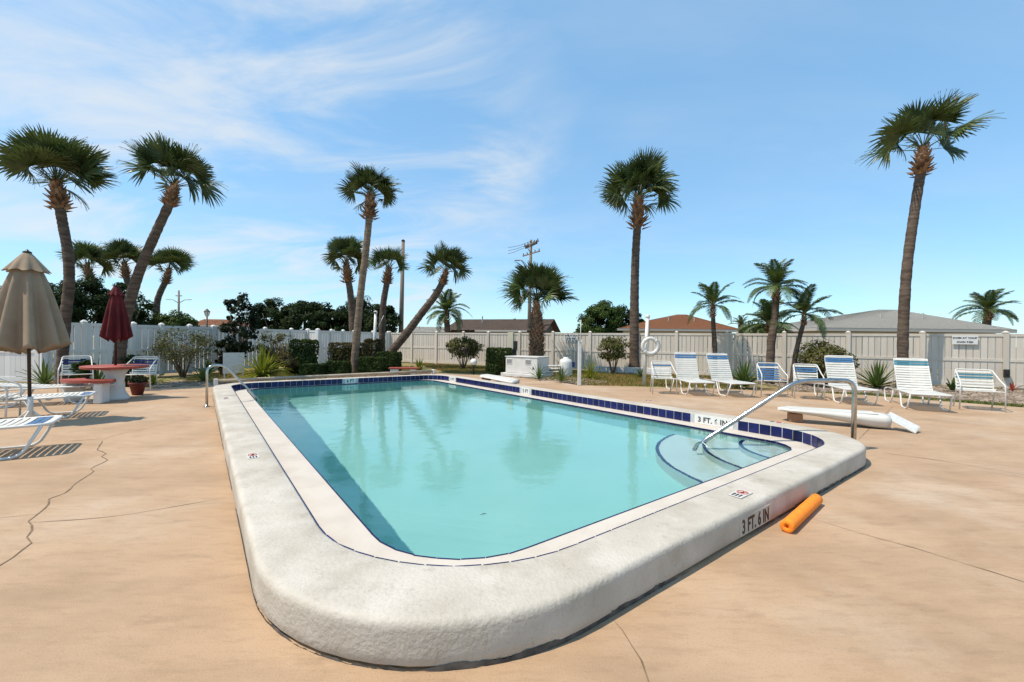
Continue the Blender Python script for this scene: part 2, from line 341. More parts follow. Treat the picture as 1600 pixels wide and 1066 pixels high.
def ribbon(name, pix, w, parent, m=M_crack, jit=.5, z=.003):
    pts = [G(*p) for p in pix]; fine = []
    for a, b in zip(pts, pts[1:]):
        k = max(1, int((b - a).length/.10))
        for i in range(k):
            q = a.lerp(b, i/k); d = (b - a).normalized(); nrm = Vector((-d.y, d.x, 0))
            fine.append(q + nrm*rnd.uniform(-1, 1)*jit*.018*(1 if i else .3))
    fine.append(pts[-1]); bm = bmesh.new(); prev = None
    for i, q in enumerate(fine):
        d = (fine[min(i + 1, len(fine) - 1)] - fine[max(0, i - 1)]).normalized(); nrm = Vector((-d.y, d.x, 0))
        ww = w*rnd.uniform(.35, 1.3)/2*(.3 if i in (0, len(fine) - 1) else 1)
        a, b = bm.verts.new(q + nrm*ww + Vector((0, 0, z))), bm.verts.new(q - nrm*ww + Vector((0, 0, z)))
        if prev: bm.faces.new((prev[0], prev[1], b, a))
        prev = (a, b)
    return obj(name, bm, m, parent)
for pix, w, j in [
    ([(-60, 920), (0, 884), (19, 872), (49, 849), (41, 840), (50, 829), (44, 815), (58, 804), (76, 788), (77, 780), (101, 771), (121, 754), (147, 737), (141, 733), (168, 719.5), (158, 714), (166, 709), (152, 703.5), (159.5, 688.5)], .011, .5),
    ([(-60, 818), (0, 810), (58, 804)], .006, .3), ([(47, 817), (126, 812), (189, 806), (296, 788), (356, 777)], .006, .3),
    ([(100, 690), (161, 686), (189.5, 678), (259, 663), (300, 655)], .010, .4), ([(1271, 811.6), (1338, 832), (1427, 856), (1510, 882), (1600, 910), (1700, 940)], .007, .3),
    ([(961, 971), (972, 985), (984, 1007), (1001, 1033), (1012, 1064), (1030, 1110)], .007, .9), ([(1379, 707.5), (1475, 721), (1599, 742), (1700, 757)], .008, .3),
    ([(1395.5, 635), (1368, 661), (1341, 687.5)], .010, .3)]:
    ribbon('crack', pix, w, deck, jit=j)
# ------------------------------------------------------------------ swimming pool
pool = empty('swimming_pool', P(3.6, 7), 0, 'raised swimming pool with thick white concrete rim and navy tile band', 'pool')
POOL_INV = Matrix.Translation(-P(3.6, 7))
def pobj(name, bm, m, smooth=False, parent=pool):
    bmesh.ops.transform(bm, matrix=POOL_INV, verts=bm.verts); return obj(name, bm, m, parent, smooth)
def sweep(bm, loops, uneven=0):
    """loops: list of (outline, z); joins consecutive outlines"""
    rings = []
    for pts, z in loops:
        ring = []
        for i, (u, v) in enumerate(pts):
            w = uneven*(math.sin(i*.9 + z*40)*.5 + math.sin(i*.37 + 1 + z*25) + rnd.uniform(-.6, .6)) if uneven else 0
            q = P(u, v, z + w*.6); c = P(3.6, 7); dd = (Vector((q.x, q.y, 0)) - c).normalized(); ring.append(bm.verts.new(q + dd*w))
        rings.append(ring)
    for A, B in zip(rings, rings[1:]):
        for i in range(len(A)): j = (i + 1) % len(A); bm.faces.new((A[i], A[j], B[j], B[i]))
    return rings
def walk_later(pts, step): return walk(pts, step)[0]
M_joint = mat('joint_gap_shade', (.045, .040, .036), (.13, .11, .09), scale=14, rough=.95, wpos=True)  # broken edge and the shadow in it, both put into this dark colour
bm = bmesh.new()
prof = [(.040, -.05), (.036, .010), (.006, .016), (0, .024), (0, .07), (0, .12), (0, .165), (.002, .182), (.008, .196), (.018, .206), (.030, .2105), (.044, .2125), (.06, .213), (.11, .2135), (.16, .2138)]
sweep(bm, [(loop_at(OUT, TIL, a), z) for a, z in prof] + [(lerp2(OUT, TIL, .6), .215), (lerp2(OUT, TIL, .97), ZR), (TIL, ZR - .004), (TIL, -.05)], uneven=.0016)
rim = pobj('rim', bm, M_rim, True)
bm = bmesh.new(); prev = None; hh = .012                # crumbled joint along the foot of the rim, a dark strip that includes its shadow
for i, (p, t, s_) in enumerate(walk_later(loop_at(OUT, TIL, -.0015), .018)):
    hh = max(.003, min(.034, hh + rnd.uniform(-.007, .007))); lo_ = rnd.uniform(-.002, .004)
    A_, B_2 = bm.verts.new(p + Vector((0, 0, lo_))), bm.verts.new(p + Vector((0, 0, hh)))
    if prev and (math.sin(s_*1.3) + math.sin(s_*3.1 + 1)) > -1.1: bm.faces.new((prev[0], A_, B_2, prev[1]))
    prev = (A_, B_2)
pobj('broken_joint', bm, M_joint)
bm = bmesh.new(); sweep(bm, [(loop_at(TIL, OUT, .01), ZL + .004), (lerp2(TIL, WAT, .5), ZL + .003), (WAT, ZL - .002), (WAT, -.1)]); ledge = pobj('ledge', bm, M_ledge)
# basin: walls fall straight, floor slopes from the shallow near end to the deep far end
def zf(v): return -1.02 - .78*max(0, min(1, (v - 4)/8))
bm = bmesh.new()
wall_in = [(u, v) for u, v in WAT]
top = [bm.verts.new(P(u, v, -.09)) for u, v in wall_in]; r2 = loop_at(WAT, [(3.6, 7)]*len(WAT), .12)
mid = [bm.verts.new(P(u, v, zf(v) + .10)) for u, v in wall_in]; bot = [bm.verts.new(P(u, v, zf(v))) for u, v in r2]
n = len(top)
for A, B in ((top, mid), (mid, bot)):
    for i in range(n): j = (i + 1) % n; bm.faces.new((A[i], A[j], B[j], B[i]))
es = [bm.edges.get((bot[i], bot[(i + 1) % n])) for i in range(n)]; bmesh.ops.triangle_fill(bm, edges=es, use_beauty=True)
bmesh.ops.recalc_face_normals(bm, faces=bm.faces); basin = pobj('basin', bm, M_floor)
TW = .152
tile_me = boxm('tile', (TW - .011, .010, TW - .010), M_navy, .0015)
nose_me = boxm('nosing_tile', (TW - .005, .012, .05), M_navy)
pl, tot = walk(TIL, TW); k = round(tot/TW); step = tot/k; pl, _ = walk(TIL, step, step/2)
marks = []                                            # (centre u,v, half width) of depth plates: tiles make room
def uvof(p):
    u = p.x*U2.x + p.y*U2.y; v = p.x*V2.x + p.y*V2.y; return u, v
PLATES = [('6 FT', (540+558)/2, 596, .30), ('6 FT', 714, 592, .30), ('5 FT', 831, 611, .30), ('3 FT. 6 IN.', 1120, 659, .62)]
plate_pos = []
for s, px, py, w in PLATES:
    g = G(px, py, .14); best = min(pl, key=lambda q: (Vector((q[0].x, q[0].y, 0)) - Vector((g.x, g.y, 0))).length); plate_pos.append((s, best, w))
def inplate(p): return any((p - b[0]).length < w/2 + .04 for s, b, w in plate_pos)
for p, t, s in pl[:k]:
    if inplate(p): continue
    nin = Vector((-t.y, t.x, 0)); o = link('tile', tile_me, None, pool); o.location = p + nin*.005 + Vector((0, 0, ZL + .004 + TW/2)) - P(3.6, 7); o.rotation_euler = (0, 0, math.atan2(t.y, t.x))
bm = bmesh.new(); sweep(bm, [(loop_at(TIL, WAT, .003), ZL + .002), (loop_at(TIL, WAT, .003), ZR - .006), (loop_at(TIL, OUT, .006), ZR - .005)]); pobj('grout_bed', bm, M_grout)
nl, tot2 = walk(WAT, TW); k2 = round(tot2/TW); nl, _ = walk(WAT, tot2/k2, .05)
for p, t, s in nl[:k2]:
    nin = Vector((-t.y, t.x, 0)); o = link('nosing_tile', nose_me, None, pool); o.location = p + nin*.002 + Vector((0, 0, ZL - .0245)) - P(3.6, 7); o.rotation_euler = (0, 0, math.atan2(t.y, t.x))
def plate(name, s, size, w, h, mtx, parent=pool, pm=M_wtile, bold=.003, sx=1):
    o = link(name, boxm(name, (w, h, .006), pm, .001), None, parent); o.matrix_local = POOL_INV @ mtx if parent is pool else mtx
    tm = text_mesh('lettering', s, size, M_black, bold=bold); tm.transform(Matrix.Diagonal((sx, 1, 1, 1)))
    q = link('lettering', tm, None, o); q.location = (0, -.005*size/.1, .0042); return o
for s, (p, t, _), w in plate_pos:
    nin = Vector((-t.y, t.x, 0)); plate('depth_plate', s, .115 if len(s) > 4 else .12, w, TW - .004, basis(t, (0, 0, 1), p + nin*-.0 + Vector((0, 0, ZL + .004 + TW/2)) + nin*.006) if t.cross(Vector((0, 0, 1))).dot(nin) > 0 else basis(-t, (0, 0, 1), p + nin*.006 + Vector((0, 0, ZL + .004 + TW/2))), bold=.0032, sx=.95)
pn = P(3.30, 1.385, .092); dU = (P(3.9, 1.385) - P(3.3, 1.385)).normalized()
plate('depth_plate', '3 FT. 6 IN', .135, .50, .125, basis(dU, Vector((-.02*dU.y, .02*dU.x, 1)), pn + Vector((dU.y, -dU.x, 0))*.001), pm=M_rim, bold=.0034, sx=.74)
# small no-diving plates let into the rim
def nodive(px, py, along):
    g = G(px, py, ZR + .004); d = along; up = Vector((-d.y, d.x, 0)); o = link('warning_plate', boxm('warning_plate', (.20, .10, .004), M_signgrey), None, pool)
    o.matrix_local = POOL_INV @ basis(d, up, g); b = bmesh.new()
    add_tube(b, [(-.035 + .038*math.cos(i*.2618), .038*math.sin(i*.2618), .003) for i in range(24)], .004, 4, closed=True); add_tube(b, [(-.062, .027, .003), (-.008, -.027, .003)], .004, 4)
    obj('red_ring', b, M_signred, o); b = bmesh.new()
    add_tube(b, [(-.06, -.004, .0025), (-.03, .010, .0025), (-.012, -.004, .0025)], .005, 4)
    for i in range(3): add_box(b, (.055, -.025 + .025*i, .003), (.06, .012, .002))
    obj('print', b, M_black, o)
nodive(1157, 771.5, -U2); nodive(395, 712.5, V2*-1); nodive(353, 622.5, V2*-1); nodive(1014, 626.5, V2); nodive(1213, 660, V2)
# corner steps
SC = (6.40, 2.02)
def arc(r, n=40): return [(SC[0] + r*math.cos(R(90 + 90*i/n)), SC[1] + r*math.sin(R(90 + 90*i/n))) for i in range(n + 1)]
for r, z in ((.82, -.16), (1.28, -.42), (1.90, -.68)):
    bm = bmesh.new(); A = arc(r); tv = [bm.verts.new(P(u, v, z)) for u, v in A]; c = bm.verts.new(P(*SC, z)); lo = [bm.verts.new(P(u, v, -1.2)) for u, v in A]
    for i in range(len(A) - 1): bm.faces.new((c, tv[i], tv[i + 1])); bm.faces.new((tv[i], lo[i], lo[i + 1], tv[i + 1]))
    bmesh.ops.recalc_face_normals(bm, faces=bm.faces); st = pobj('step', bm, M_basin)
    for i in range(0, 40, 2):
        a, b = P(*A[i], z + .003), P(*A[i + 2], z + .003); q = (a + b)/2; d = (b - a).normalized(); q -= Vector((-d.y, d.x, 0))*-.02
        bm = bmesh.new(); add_box(bm, (0, 0, 0), ((b - a).length*.94, .045, .010)); o = obj('edge_tile', bm, M_navy, st); o.location = q - P(3.6, 7); o.rotation_euler = (0, 0, math.atan2(d.y, d.x))
# the water: a closed body whose top is the surface
bm = bmesh.new(); wo_ = loop_at(WAT, TIL, .012); wo_ = [q if math.hypot(q[0] - w[0], q[1] - w[1]) < .05 else w for q, w in zip(wo_, WAT)]
tp = [bm.verts.new(P(u, v, ZW)) for u, v in wo_]; bt = [bm.verts.new(P(u, v, -2.0)) for u, v in wo_]
bm.faces.new(bt[::-1]); tp2 = [bm.verts.new(v.co) for v in tp]
for i in range(len(tp)): j = (i + 1) % len(tp); bm.faces.new((tp2[i], bt[i], bt[j], tp2[j]))
f0 = bm.faces.new(tp)
if f0.normal.z < 0: f0.normal_flip()
bmesh.ops.triangulate(bm, faces=[f0]); bm.normal_update()
for f in bm.faces:
    c = f.calc_center_median() - P(3.6, 7, -1)
    if f.normal.dot(c) < 0: f.normal_flip()
water = tag(obj('water', bm, M_water, smooth=True), kind='structure')
water.cycles.is_caustics_caster = True; sun.data.cycles.is_caustics_light = True     # sunlight refracts into the pool
for o in pool.children_recursive: o.cycles.is_caustics_receiver = o.name.split('.')[0] in ('basin', 'step', 'edge_tile', 'nosing_tile')
lf = pyd('floating_leaf', [(0, 0, 0), (.035, .012, .004), (.06, .03, .001), (.03, .02, .006)], [(0, 1, 2, 3)], M_dark)
o = link('floating_leaf', lf, None); o.location = G(749, 805, ZW + .004); tag(o, 'tiny dark leaf floating on the pool water', 'leaf')
# ------------------------------------------------------------------ hand rails
def rail(name, pts, r, label, foot):
    t = empty(name, pts[0], 0, label, 'handrail'); q = [Vector(p) - Vector(pts[0]) for p in pts]
    tube('rail_tube', fillet(q, .16, 8), r, M_steel, t, 12); bm = bmesh.new(); lathe(bm, [(.055, 0.001), (.055, .012), (.035, .022), (.03, .022)], 20); obj('escutcheon', bm, M_steel, t, True); return t
a, b = Vector((4.52, 5.50, 0)), Vector((2.64, 5.73, 0))
def al(s, z): q = a.lerp(b, s); return (q.x, q.y, z)
rail('grab_rail', [al(0, 0), al(-.004, .925), al(.37, .90), al(1.03, 0.0), al(1.06, -.46)], .030, 'bent stainless steel handrail leading down to the corner steps', a)
a2, b2 = G(323, 636), G(405, 625, ZW); b2.z = 0
def al2(s, z): q = a2.lerp(b2, s); return (q.x, q.y, z)
rail('grab_rail', [al2(0, 0), al2(0, .82), al2(.30, .84), al2(1.02, 0.0), al2(1.05, -.3)], .024, 'bent stainless steel handrail by the deep end beside the white sign', a2)
# ------------------------------------------------------------------ fences
SLAT = .150
def fence_run(label, posts, m, top=1.80, z0=0.0, mid=.93, gap=.022):
    root = empty('fence', (posts[0].x, posts[0].y, z0), 0, label, 'fence'); O = Vector((posts[0].x, posts[0].y, z0))
    post_me = bmesh.new(); add_box(post_me, (0, 0, (top + .03)/2), (.125, .125, top + .03)); post_me = mesh('post', post_me, m)
    cap_me = bmesh.new(); v = bmesh.ops.create_cone(cap_me, segments=4, radius1=.105, radius2=.02, depth=.06, cap_ends=True)['verts']; bmesh.ops.rotate(cap_me, cent=(0, 0, 0), matrix=Matrix.Rotation(R(45), 3, 'Z'), verts=v); cap_me = mesh('post_cap', cap_me, m)
    for i, p in enumerate(posts):
        q = posts[min(i + 1, len(posts) - 1)] - posts[max(0, i - 1)]; a = math.atan2(q.y, q.x)
        o = link('post', post_me, None, root, p - Vector((O.x, O.y, 0)), (0, 0, a)); c = link('post_cap', cap_me, None, o, (0, 0, top + .06))
    for p, q in zip(posts, posts[1:]):
        d = q - p; L = d.length; a = math.atan2(d.y, d.x); c0 = (p + q)/2 - Vector((O.x, O.y, 0))
        for z, h in ((top - .055, .09), (mid, .09), (.12, .12)):
            link('fence_rail', boxm('fence_rail', (L - .124, .055, h), m), None, root, c0 + Vector((0, 0, z)), (0, 0, a))
        k = max(1, round((L - .12)/(SLAT + gap))); w = (L - .12)/k; me = boxm('slat', (w - gap, .020, top - .16), m)
        for i in range(k):
            e = p + d.normalized()*(.06 + w*(i + .5)) - Vector((O.x, O.y, 0)); link('slat', me, None, root, e + Vector((0, 0, .07 + (top - .16)/2 + rnd.uniform(-.004, .004))), (0, rnd.uniform(-.004, .004), a))
    return root
def fr(px): Y = 1/(.0395 + 3.67e-5*(px - 620)); return Vector((ray(px, 533).x*Y, Y, 0))
def fl(px): Y = 1/(.083 - (px - 68)*8.7e-5); return Vector((ray(px, 533).x*Y, Y, 0))
fence_run('long sunlit beige slat fence behind the row of white loungers', [fr(p) for p in (609, 644, 682, 724, 763, 812, 864, 922, 986, 1057, 1136, 1225, 1325, 1441, 1571, 1700)], M_fence)
lp = [68, 98, 131, 170, 208, 252, 296, 333, 374, 414, 455, 480]
fence_run('shaded white slat fence behind the red umbrella and the bushes', [fl(p) for p in lp], M_fencew, z0=.0)
dr = (fr(1000) - fr(700)).normalized(); dl = (fl(400) - fl(100)).normalized()
j1 = fl(480); 
def hit(p, d, px): # walk from p along d until it is seen at column px
    s = ray(px, 533).x; t = (s*p.y - p.x)/(d.x - s*d.y); return p + d*t
j2 = hit(j1, dr, 497); j3 = hit(j2, dl, 553); j4 = fr(609)
fence_run('short sunlit jog of the white fence behind the clipped hedge', [j1 + dr*.07, j2 - dr*.07], M_fencew)
fence_run('white fence section standing behind the low brown hedge', [j2, j2.lerp(j3, .34), j2.lerp(j3, .67), j3], M_fencew)
fence_run('short white fence section behind the leaning palm', [j3 + (j4 - j3)*.05, j3.lerp(j4, .5), j4 + (j3 - j4)*.05], M_fencew)
c0 = fl(68); fence_run('white fence panel beside the tan umbrella', [c0 + Vector((-3.8, .05, 0)), c0 + Vector((-1.95, .02, 0)), c0 + Vector((-.13, 0, 0))], M_fencew, gap=.006)
# ------------------------------------------------------------------ palms
def fan_leaf(seed, pet=1.0, rad=.85, blades=34, spread=235, droop=.35, fold=.35):
    r = random.Random(seed); bm = bmesh.new()
    pts = [Vector((pet*s, 0, -.10*s*s*pet)) for s in (0, .35, .7, 1)]
    add_tube(bm, pts, [.024, .018, .014, .010], 5, caps=False); hub = pts[-1]
    for i in range(blades):
        a = R(-spread/2 + spread*i/(blades - 1)) + r.uniform(-.03, .03); l = rad*(.80 + .28*math.cos(a*.55))*r.uniform(.9, 1.07); w = .034*rad/.8
        dr_ = droop*r.uniform(.5, 1.7)
        prev = None
        for j, s in enumerate((.0, .34, .66, .88, 1.0)):
            x = hub.x + math.cos(a)*l*s - .12*rad*(1 - math.cos(a))*0; y = math.sin(a)*l*s
            z = hub.z + abs(math.sin(a))*fold*l*s - dr_*l*s**2.6 - .12*s*l*(1 - math.cos(a))
            ww = w*(.35, 1.0, .8, .40, .03)[j]; nx, ny = -math.sin(a), math.cos(a)
            A = bm.verts.new((x + nx*ww, y + ny*ww, z + .010)); B = bm.verts.new((x - nx*ww, y - ny*ww, z - .010*(1 if i % 2 else -1)))
            if prev: bm.faces.new((prev[0], prev[1], B, A))
            prev = (A, B)
    return mesh('frond', bm, M_frond)
FANS = [fan_leaf(s, 1.12, .90, 36, sp_, dr_, fo) for s, sp_, dr_, fo in ((1, 215, .16, .30), (2, 200, .26, .42), (3, 230, .36, .2), (4, 185, .12, .5))]
SPEAR = fan_leaf(9, .7, .95, 14, 16, .02, .0)
def trunk_pts(pix, Y, dy=0):
    n_ = len(pix); return [D(px, py, Y + dy*i/(n_ - 1)) for i, (px, py) in enumerate(pix)]
def smooth_path(pts, k=6):
    out = []
    for i in range(len(pts) - 1):
        p0, p1, p2, p3 = pts[max(0, i - 1)], pts[i], pts[i + 1], pts[min(len(pts) - 1, i + 2)]
        for j in range(k):
            t = j/k; out.append(.5*((2*p1) + (p2 - p0)*t + (2*p0 - 5*p1 + 4*p2 - p3)*t*t + (3*p1 - p0 - 3*p2 + p3)*t**3))
    out.append(pts[-1]); return out
def stub_ball(bm, c, ax, rad_prof, length, n, r, sl, sw, lift):
    """leaf bases: wedges leaning out and up round a spindle"""
    ax = ax.normalized(); ref = Vector((1, 0, 0)); s0 = ax.cross(ref).normalized(); s1 = ax.cross(s0)
    for i in range(n):
        h = (i + .5)/n; th = i*2.39996; rad = rad_prof(h); d = (s0*math.cos(th) + s1*math.sin(th)); p = c + ax*(h*length) + d*rad*.6
        o_ = (d*math.cos(lift(h)) + ax*math.sin(lift(h))).normalized(); side = o_.cross(ax).normalized(); l = sl*r.uniform(.7, 1.25); w = sw*r.uniform(.7, 1.2); th_ = ax*.03
        q = [p - side*w - th_, p + side*w - th_, p + o_*l + side*w*.38, p + o_*l - side*w*.38, p - side*w*.6 + th_, p + side*w*.6 + th_]
        v = [bm.verts.new(x) for x in q]
        for f in ((0, 1, 2, 3), (4, 3, 2, 5), (0, 3, 4), (1, 5, 2), (0, 4, 5, 1)): bm.faces.new([v[k] for k in f])
def sabal(label, pix, Y, r0, r1, boots, crown, n_fr, seed, lean=None, el=(-22, 86), spear=True, dy=0, size=1.0, sag=1.0, group='cabbage palms'):
    """pix: trunk from foot to the leaf bases; boots: (length, radius); crown: frond scale"""
    r = random.Random(seed); pts = trunk_pts(pix, Y, dy); base = pts[0].copy()
    foot = Vector((base.x, base.y, -.05)); 
    if base.z > .05: foot = base + (pts[0] - pts[1]).normalized()*0; foot = Vector((base.x + (base.x - pts[1].x)*(base.z + .05)/max(.3, pts[1].z - base.z)*.6, base.y, -.05)); pts = [foot] + pts
    root = empty('palm_tree', foot, 0, label, 'palm tree', None)
    sm = smooth_path([p - foot for p in pts], 7); N = len(sm); bm = bmesh.new()
    rs = [(r0 + (r1 - r0)*min(1, (i/(N - 1))/.85))*(1 + (.35*max(0, 1 - i/(N*.10)) if r0 < .3 else 0)) for i in range(N)]
    fine, rf = [], []
    for i in range(N - 1):
        for j in range(3): fine.append(sm[i].lerp(sm[i + 1], j/3)); rf.append((rs[i] + (rs[i + 1] - rs[i])*j/3)*(1 + r.uniform(-.05, .05)))
    fine.append(sm[-1]); rf.append(rs[-1]); add_tube(bm, fine, rf, 14); obj('trunk', bm, M_trunk, root, True)
    top = sm[-1]; ax = (sm[-1] - sm[-3]).normalized(); ax = (ax + Vector((0, 0, .8))).normalized(); bl, br = boots
    bm = bmesh.new(); stub_ball(bm, top - ax*bl*.15, ax, lambda h: br*(.95 - .62*h), bl, 64, r, br*.75, br*.22, lambda h: R(18 + 55*h)); add_tube(bm, [top - ax*.1, top + ax*bl*.5, top + ax*bl*.98], [r1*1.05, br*.55, br*.22], 10); obj('boots', bm, M_boot, root)
    head = top + ax*bl*.93
    for i in range(n_fr):
        t = (i + .5)/n_fr; e = R(el[0] + (el[1] - el[0])*t**.85 + r.uniform(-9, 9)); a = i*2.39996 + r.uniform(-.25, .25)
        if lean is not None: a = lean[0] + (a - lean[0])  # fronds all round
        me = FANS[r.randrange(4)] if t > .3 else FANS[r.choice((1, 2))]
        d = Vector((math.cos(a)*math.cos(e), math.sin(a)*math.cos(e), math.sin(e)))
        if lean is not None: d = (d + Vector((lean[0], lean[1], lean[2]))).normalized()
        s = crown*r.uniform(.86, 1.1)*(1 - .12*(t > .85))
        xa = d; za = Vector((0, 0, 1)) - xa*xa.z
        if za.length < .15: za = Vector((-math.cos(a), -math.sin(a), 0))
        za = Matrix.Rotation(r.uniform(-1.25, 1.25), 3, xa) @ za.normalized(); ya = za.cross(xa); o = link('frond', me, None, root)
        mw = basis(xa, ya, head - ax*bl*.14*(1 - t)); o.matrix_local = mw @ Matrix.Diagonal((s, s, s, 1))
    if spear:
        o = link('frond', SPEAR, None, root); o.matrix_local = basis(ax + Vector((r.uniform(-.06, .06), 0, .4)), Vector((0, 1, 0)).cross(ax), head) @ Matrix.Diagonal((crown*.9,)*3 + (1,))
    return root
sabal('tall dark palm with ragged collar of dead leaf bases beside tan umbrella', [(97, 566), (102, 500), (108, 440), (106, 395), (99, 355), (93, 322)], 11.2, .125, .108, (.72, .26), .66, 34, 11, dy=0, el=(16, 82))
sabal('leaning palm rising behind the closed red umbrella', [(186, 562), (196, 500), (215, 432), (240, 372), (266, 316)], 11.6, .145, .11, (.55, .22), .62, 24, 12, el=(14, 82))
pc = sabal('slender pale trunked palm rising from clipped hedges behind the deep end', [(552, 584), (557, 530), (564, 455), (572, 390), (577, 338)], 16.9, .15, .13, (.95, .36), .60, 34, 13, el=(-4, 86))
[c for c in pc.children if c.name.startswith('trunk')][0].data.materials[0] = mat('pale_palm_bark', (.14, .095, .062), (.26, .185, .125), scale=3, rough=.9, bump=1, bscale=14, stretch=(1, 1, 4.5))
sabal('straight palm with brown conical boots beside the life ring', [(991, 584), (991, 520), (991.5, 460), (993, 400), (996, 352)], 18.8, .22, .17, (1.35, .46), .96, 36, 14, el=(8, 86))
sabal('tallest palm with sparse swept crown behind the loungers', [(1411, 606), (1411, 520), (1417, 420), (1429, 330), (1439, 268)], 13.7, .15, .13, (.85, .32), .82, 16, 15, el=(12, 78))
sabal('small distant palm above the trees with bent trunk', [(160, 520), (156, 490), (148, 455), (141, 438)], 31, .24, .20, (1.2, .42), .90, 22, 16, el=(10, 84), group=None)
sabal('small distant palm half hidden behind the leaning trunk', [(214, 520), (212, 490), (203, 455), (197, 432)], 31.5, .24, .20, (1.1, .40), .90, 22, 17, el=(10, 84), group=None)
sabal('small distant palm with thin kinked trunk near street lights', [(245, 520), (245, 478), (250, 458), (259, 440)], 31, .22, .19, (1.0, .38), .88, 20, 18, el=(10, 84), group=None)
sabal('short crowned palm standing behind the slender pale palm', [(552, 530), (550, 490), (547, 455), (544, 438)], 27, .25, .20, (1.2, .45), .90, 24, 19, el=(4, 84), group=None)
sabal('thin dark palm beside the white lamp pole', [(597, 563), (597, 520), (599, 475), (605, 440)], 20.5, .17, .145, (.75, .30), .56, 20, 20, el=(8, 84), group=None)
sabal('steeply leaning palm with dark bowed trunk', [(606, 557), (632, 525), (660, 488), (680, 462), (692, 441)], 20, .22, .16, (.60, .25), .68, 22, 21, el=(4, 84), group=None)
r5 = sabal('short stout palm with crosshatched boots behind the white cabinet', [(838, 572), (838, 540), (838, 515), (838, 490)], 18.4, .34, .26, (.60, .26), .86, 32, 22, el=(6, 86), group=None)
bm = bmesh.new(); stub_ball(bm, Vector((0, 0, .15)), Vector((0, 0, 1)), lambda h: .42*(1 - .10*h - .42*max(0, h - .72)/.28), 2.35, 230, random.Random(5), .24, .085, lambda h: R(52)); obj('boots', bm, M_boot, r5)
def feather_leaf(seed, L=1.4, droop=.9, n=34, ll=.36):
    r = random.Random(seed); bm = bmesh.new(); pts = []
    for i in range(13):
        s = i/12; pts.append(Vector((L*(s - .18*droop*s**3), 0, -droop*L*.62*s**2.4 + .16*L*s)))
    add_tube(bm, pts, [.018*(1 - .8*i/12) for i in range(13)], 4, caps=False)
    for i in range(n):
        s = .14 + .86*(i + .5)/n; k = min(11, int(s*12)); p = pts[k].lerp(pts[k + 1], s*12 - k); t = (pts[k + 1] - pts[k]).normalized()
        l = ll*math.sin(math.pi*min(.97, .12 + .86*s))**.6*r.uniform(.85, 1.1)
        for sd in (-1, 1):
            o_ = (t*.62 + Vector((0, sd*.85, 0)) + Vector((0, 0, .16 + r.uniform(-.15, .1)))).normalized(); e = p + o_*l*.55; tip = p + o_*l + Vector((0, 0, -.34*l)); w = t*.020
            v = [bm.verts.new(q) for q in (p - w*.6, p + w*.6, e + w, tip, e - w)]; bm.faces.new((v[0], v[1], v[2], v[4])); bm.faces.new((v[4], v[2], v[3]))
    return mesh('frond', bm, M_feather)
FEA = [feather_leaf(s, 1.4, d) for s, d in ((1, .75), (2, 1.05), (3, .5), (4, 1.3))]
def feather_palm(label, pix, Y, r0, shaft, scale, n_fr, seed, el=(-15, 80)):
    r = random.Random(seed); pts = trunk_pts(pix, Y); foot = Vector((pts[0].x, pts[0].y, -.05)); pts[0] = foot.copy()
    root = empty('feather_palm', foot, 0, label, 'palm tree'); sm = smooth_path([p - foot for p in pts], 6); bm = bmesh.new()
    add_tube(bm, sm, [r0*(1.15 - .3*i/len(sm))*(1 + r.uniform(-.06, .06)) for i in range(len(sm))], 10); obj('trunk', bm, M_trunk, root, True)
    top = sm[-1]; bm = bmesh.new(); stub_ball(bm, top - Vector((0, 0, shaft*.3)), Vector((0, 0, 1)), lambda h: r0*(1.5 - .9*h), shaft*1.2, 40, r, r0*1.2, r0*.4, lambda h: R(45 + 30*h)); obj('boots', bm, M_boot, root)
    head = top + Vector((0, 0, shaft*.6))
    for i in range(n_fr):
        t = (i + .5)/n_fr; e = R(el[0] + (el[1] - el[0])*t + r.uniform(-8, 8)); a = i*2.39996 + r.uniform(-.3, .3)
        xa = Vector((math.cos(a)*math.cos(e), math.sin(a)*math.cos(e), math.sin(e))); za = Vector((0, 0, 1)) - xa*xa.z
        if za.length < .15: za = Vector((-math.cos(a), -math.sin(a), 0))
        s = scale*r.uniform(.85, 1.1); o = link('frond', FEA[r.randrange(4)] if t < .75 else FEA[2], None, root); o.matrix_local = basis(xa, za.normalized().cross(xa), head) @ Matrix.Diagonal((s, s, s, 1))
    return root
feather_palm('slim feathery palm with drooping fronds in front of the orange roof', [(1117, 583), (1117, 545), (1115, 515), (1114, 490)], 16.2, .085, .50, .82, 16, 31)
feather_palm('tallest feathery palm with arched fronds behind the blue strapped armchair', [(1202, 582), (1205, 540), (1210, 500), (1213, 463)], 14.6, .125, .50, .84, 22, 32)
feather_palm('bushy low feathery palm just beyond the fence', [(1200, 560), (1200, 530), (1201, 520)], 18.5, .14, .6, 1.0, 26, 33)
feather_palm('leaning feathery palm with dark thin trunk by the big bush', [(1237, 590), (1243, 555), (1250, 525), (1256, 503)], 14.2, .075, .42, .78, 18, 34)
feather_palm('distant palm above the grey roof with drooping brown skirt', [(1541, 540), (1541, 515), (1543, 496)], 38, .30, 1.0, 1.75, 24, 35)
feather_palm('distant dark feathery palm behind the leaning palm', [(699, 545), (699, 520), (698, 500)], 30, .22, .9, 1.35, 26, 36, el=(-30, 80))
feather_palm('low dark palm top peeking over the fence beside the orange roof', [(1158, 545), (1158, 520), (1158, 513)], 30, .18, .4, .65, 14, 37, el=(0, 80))
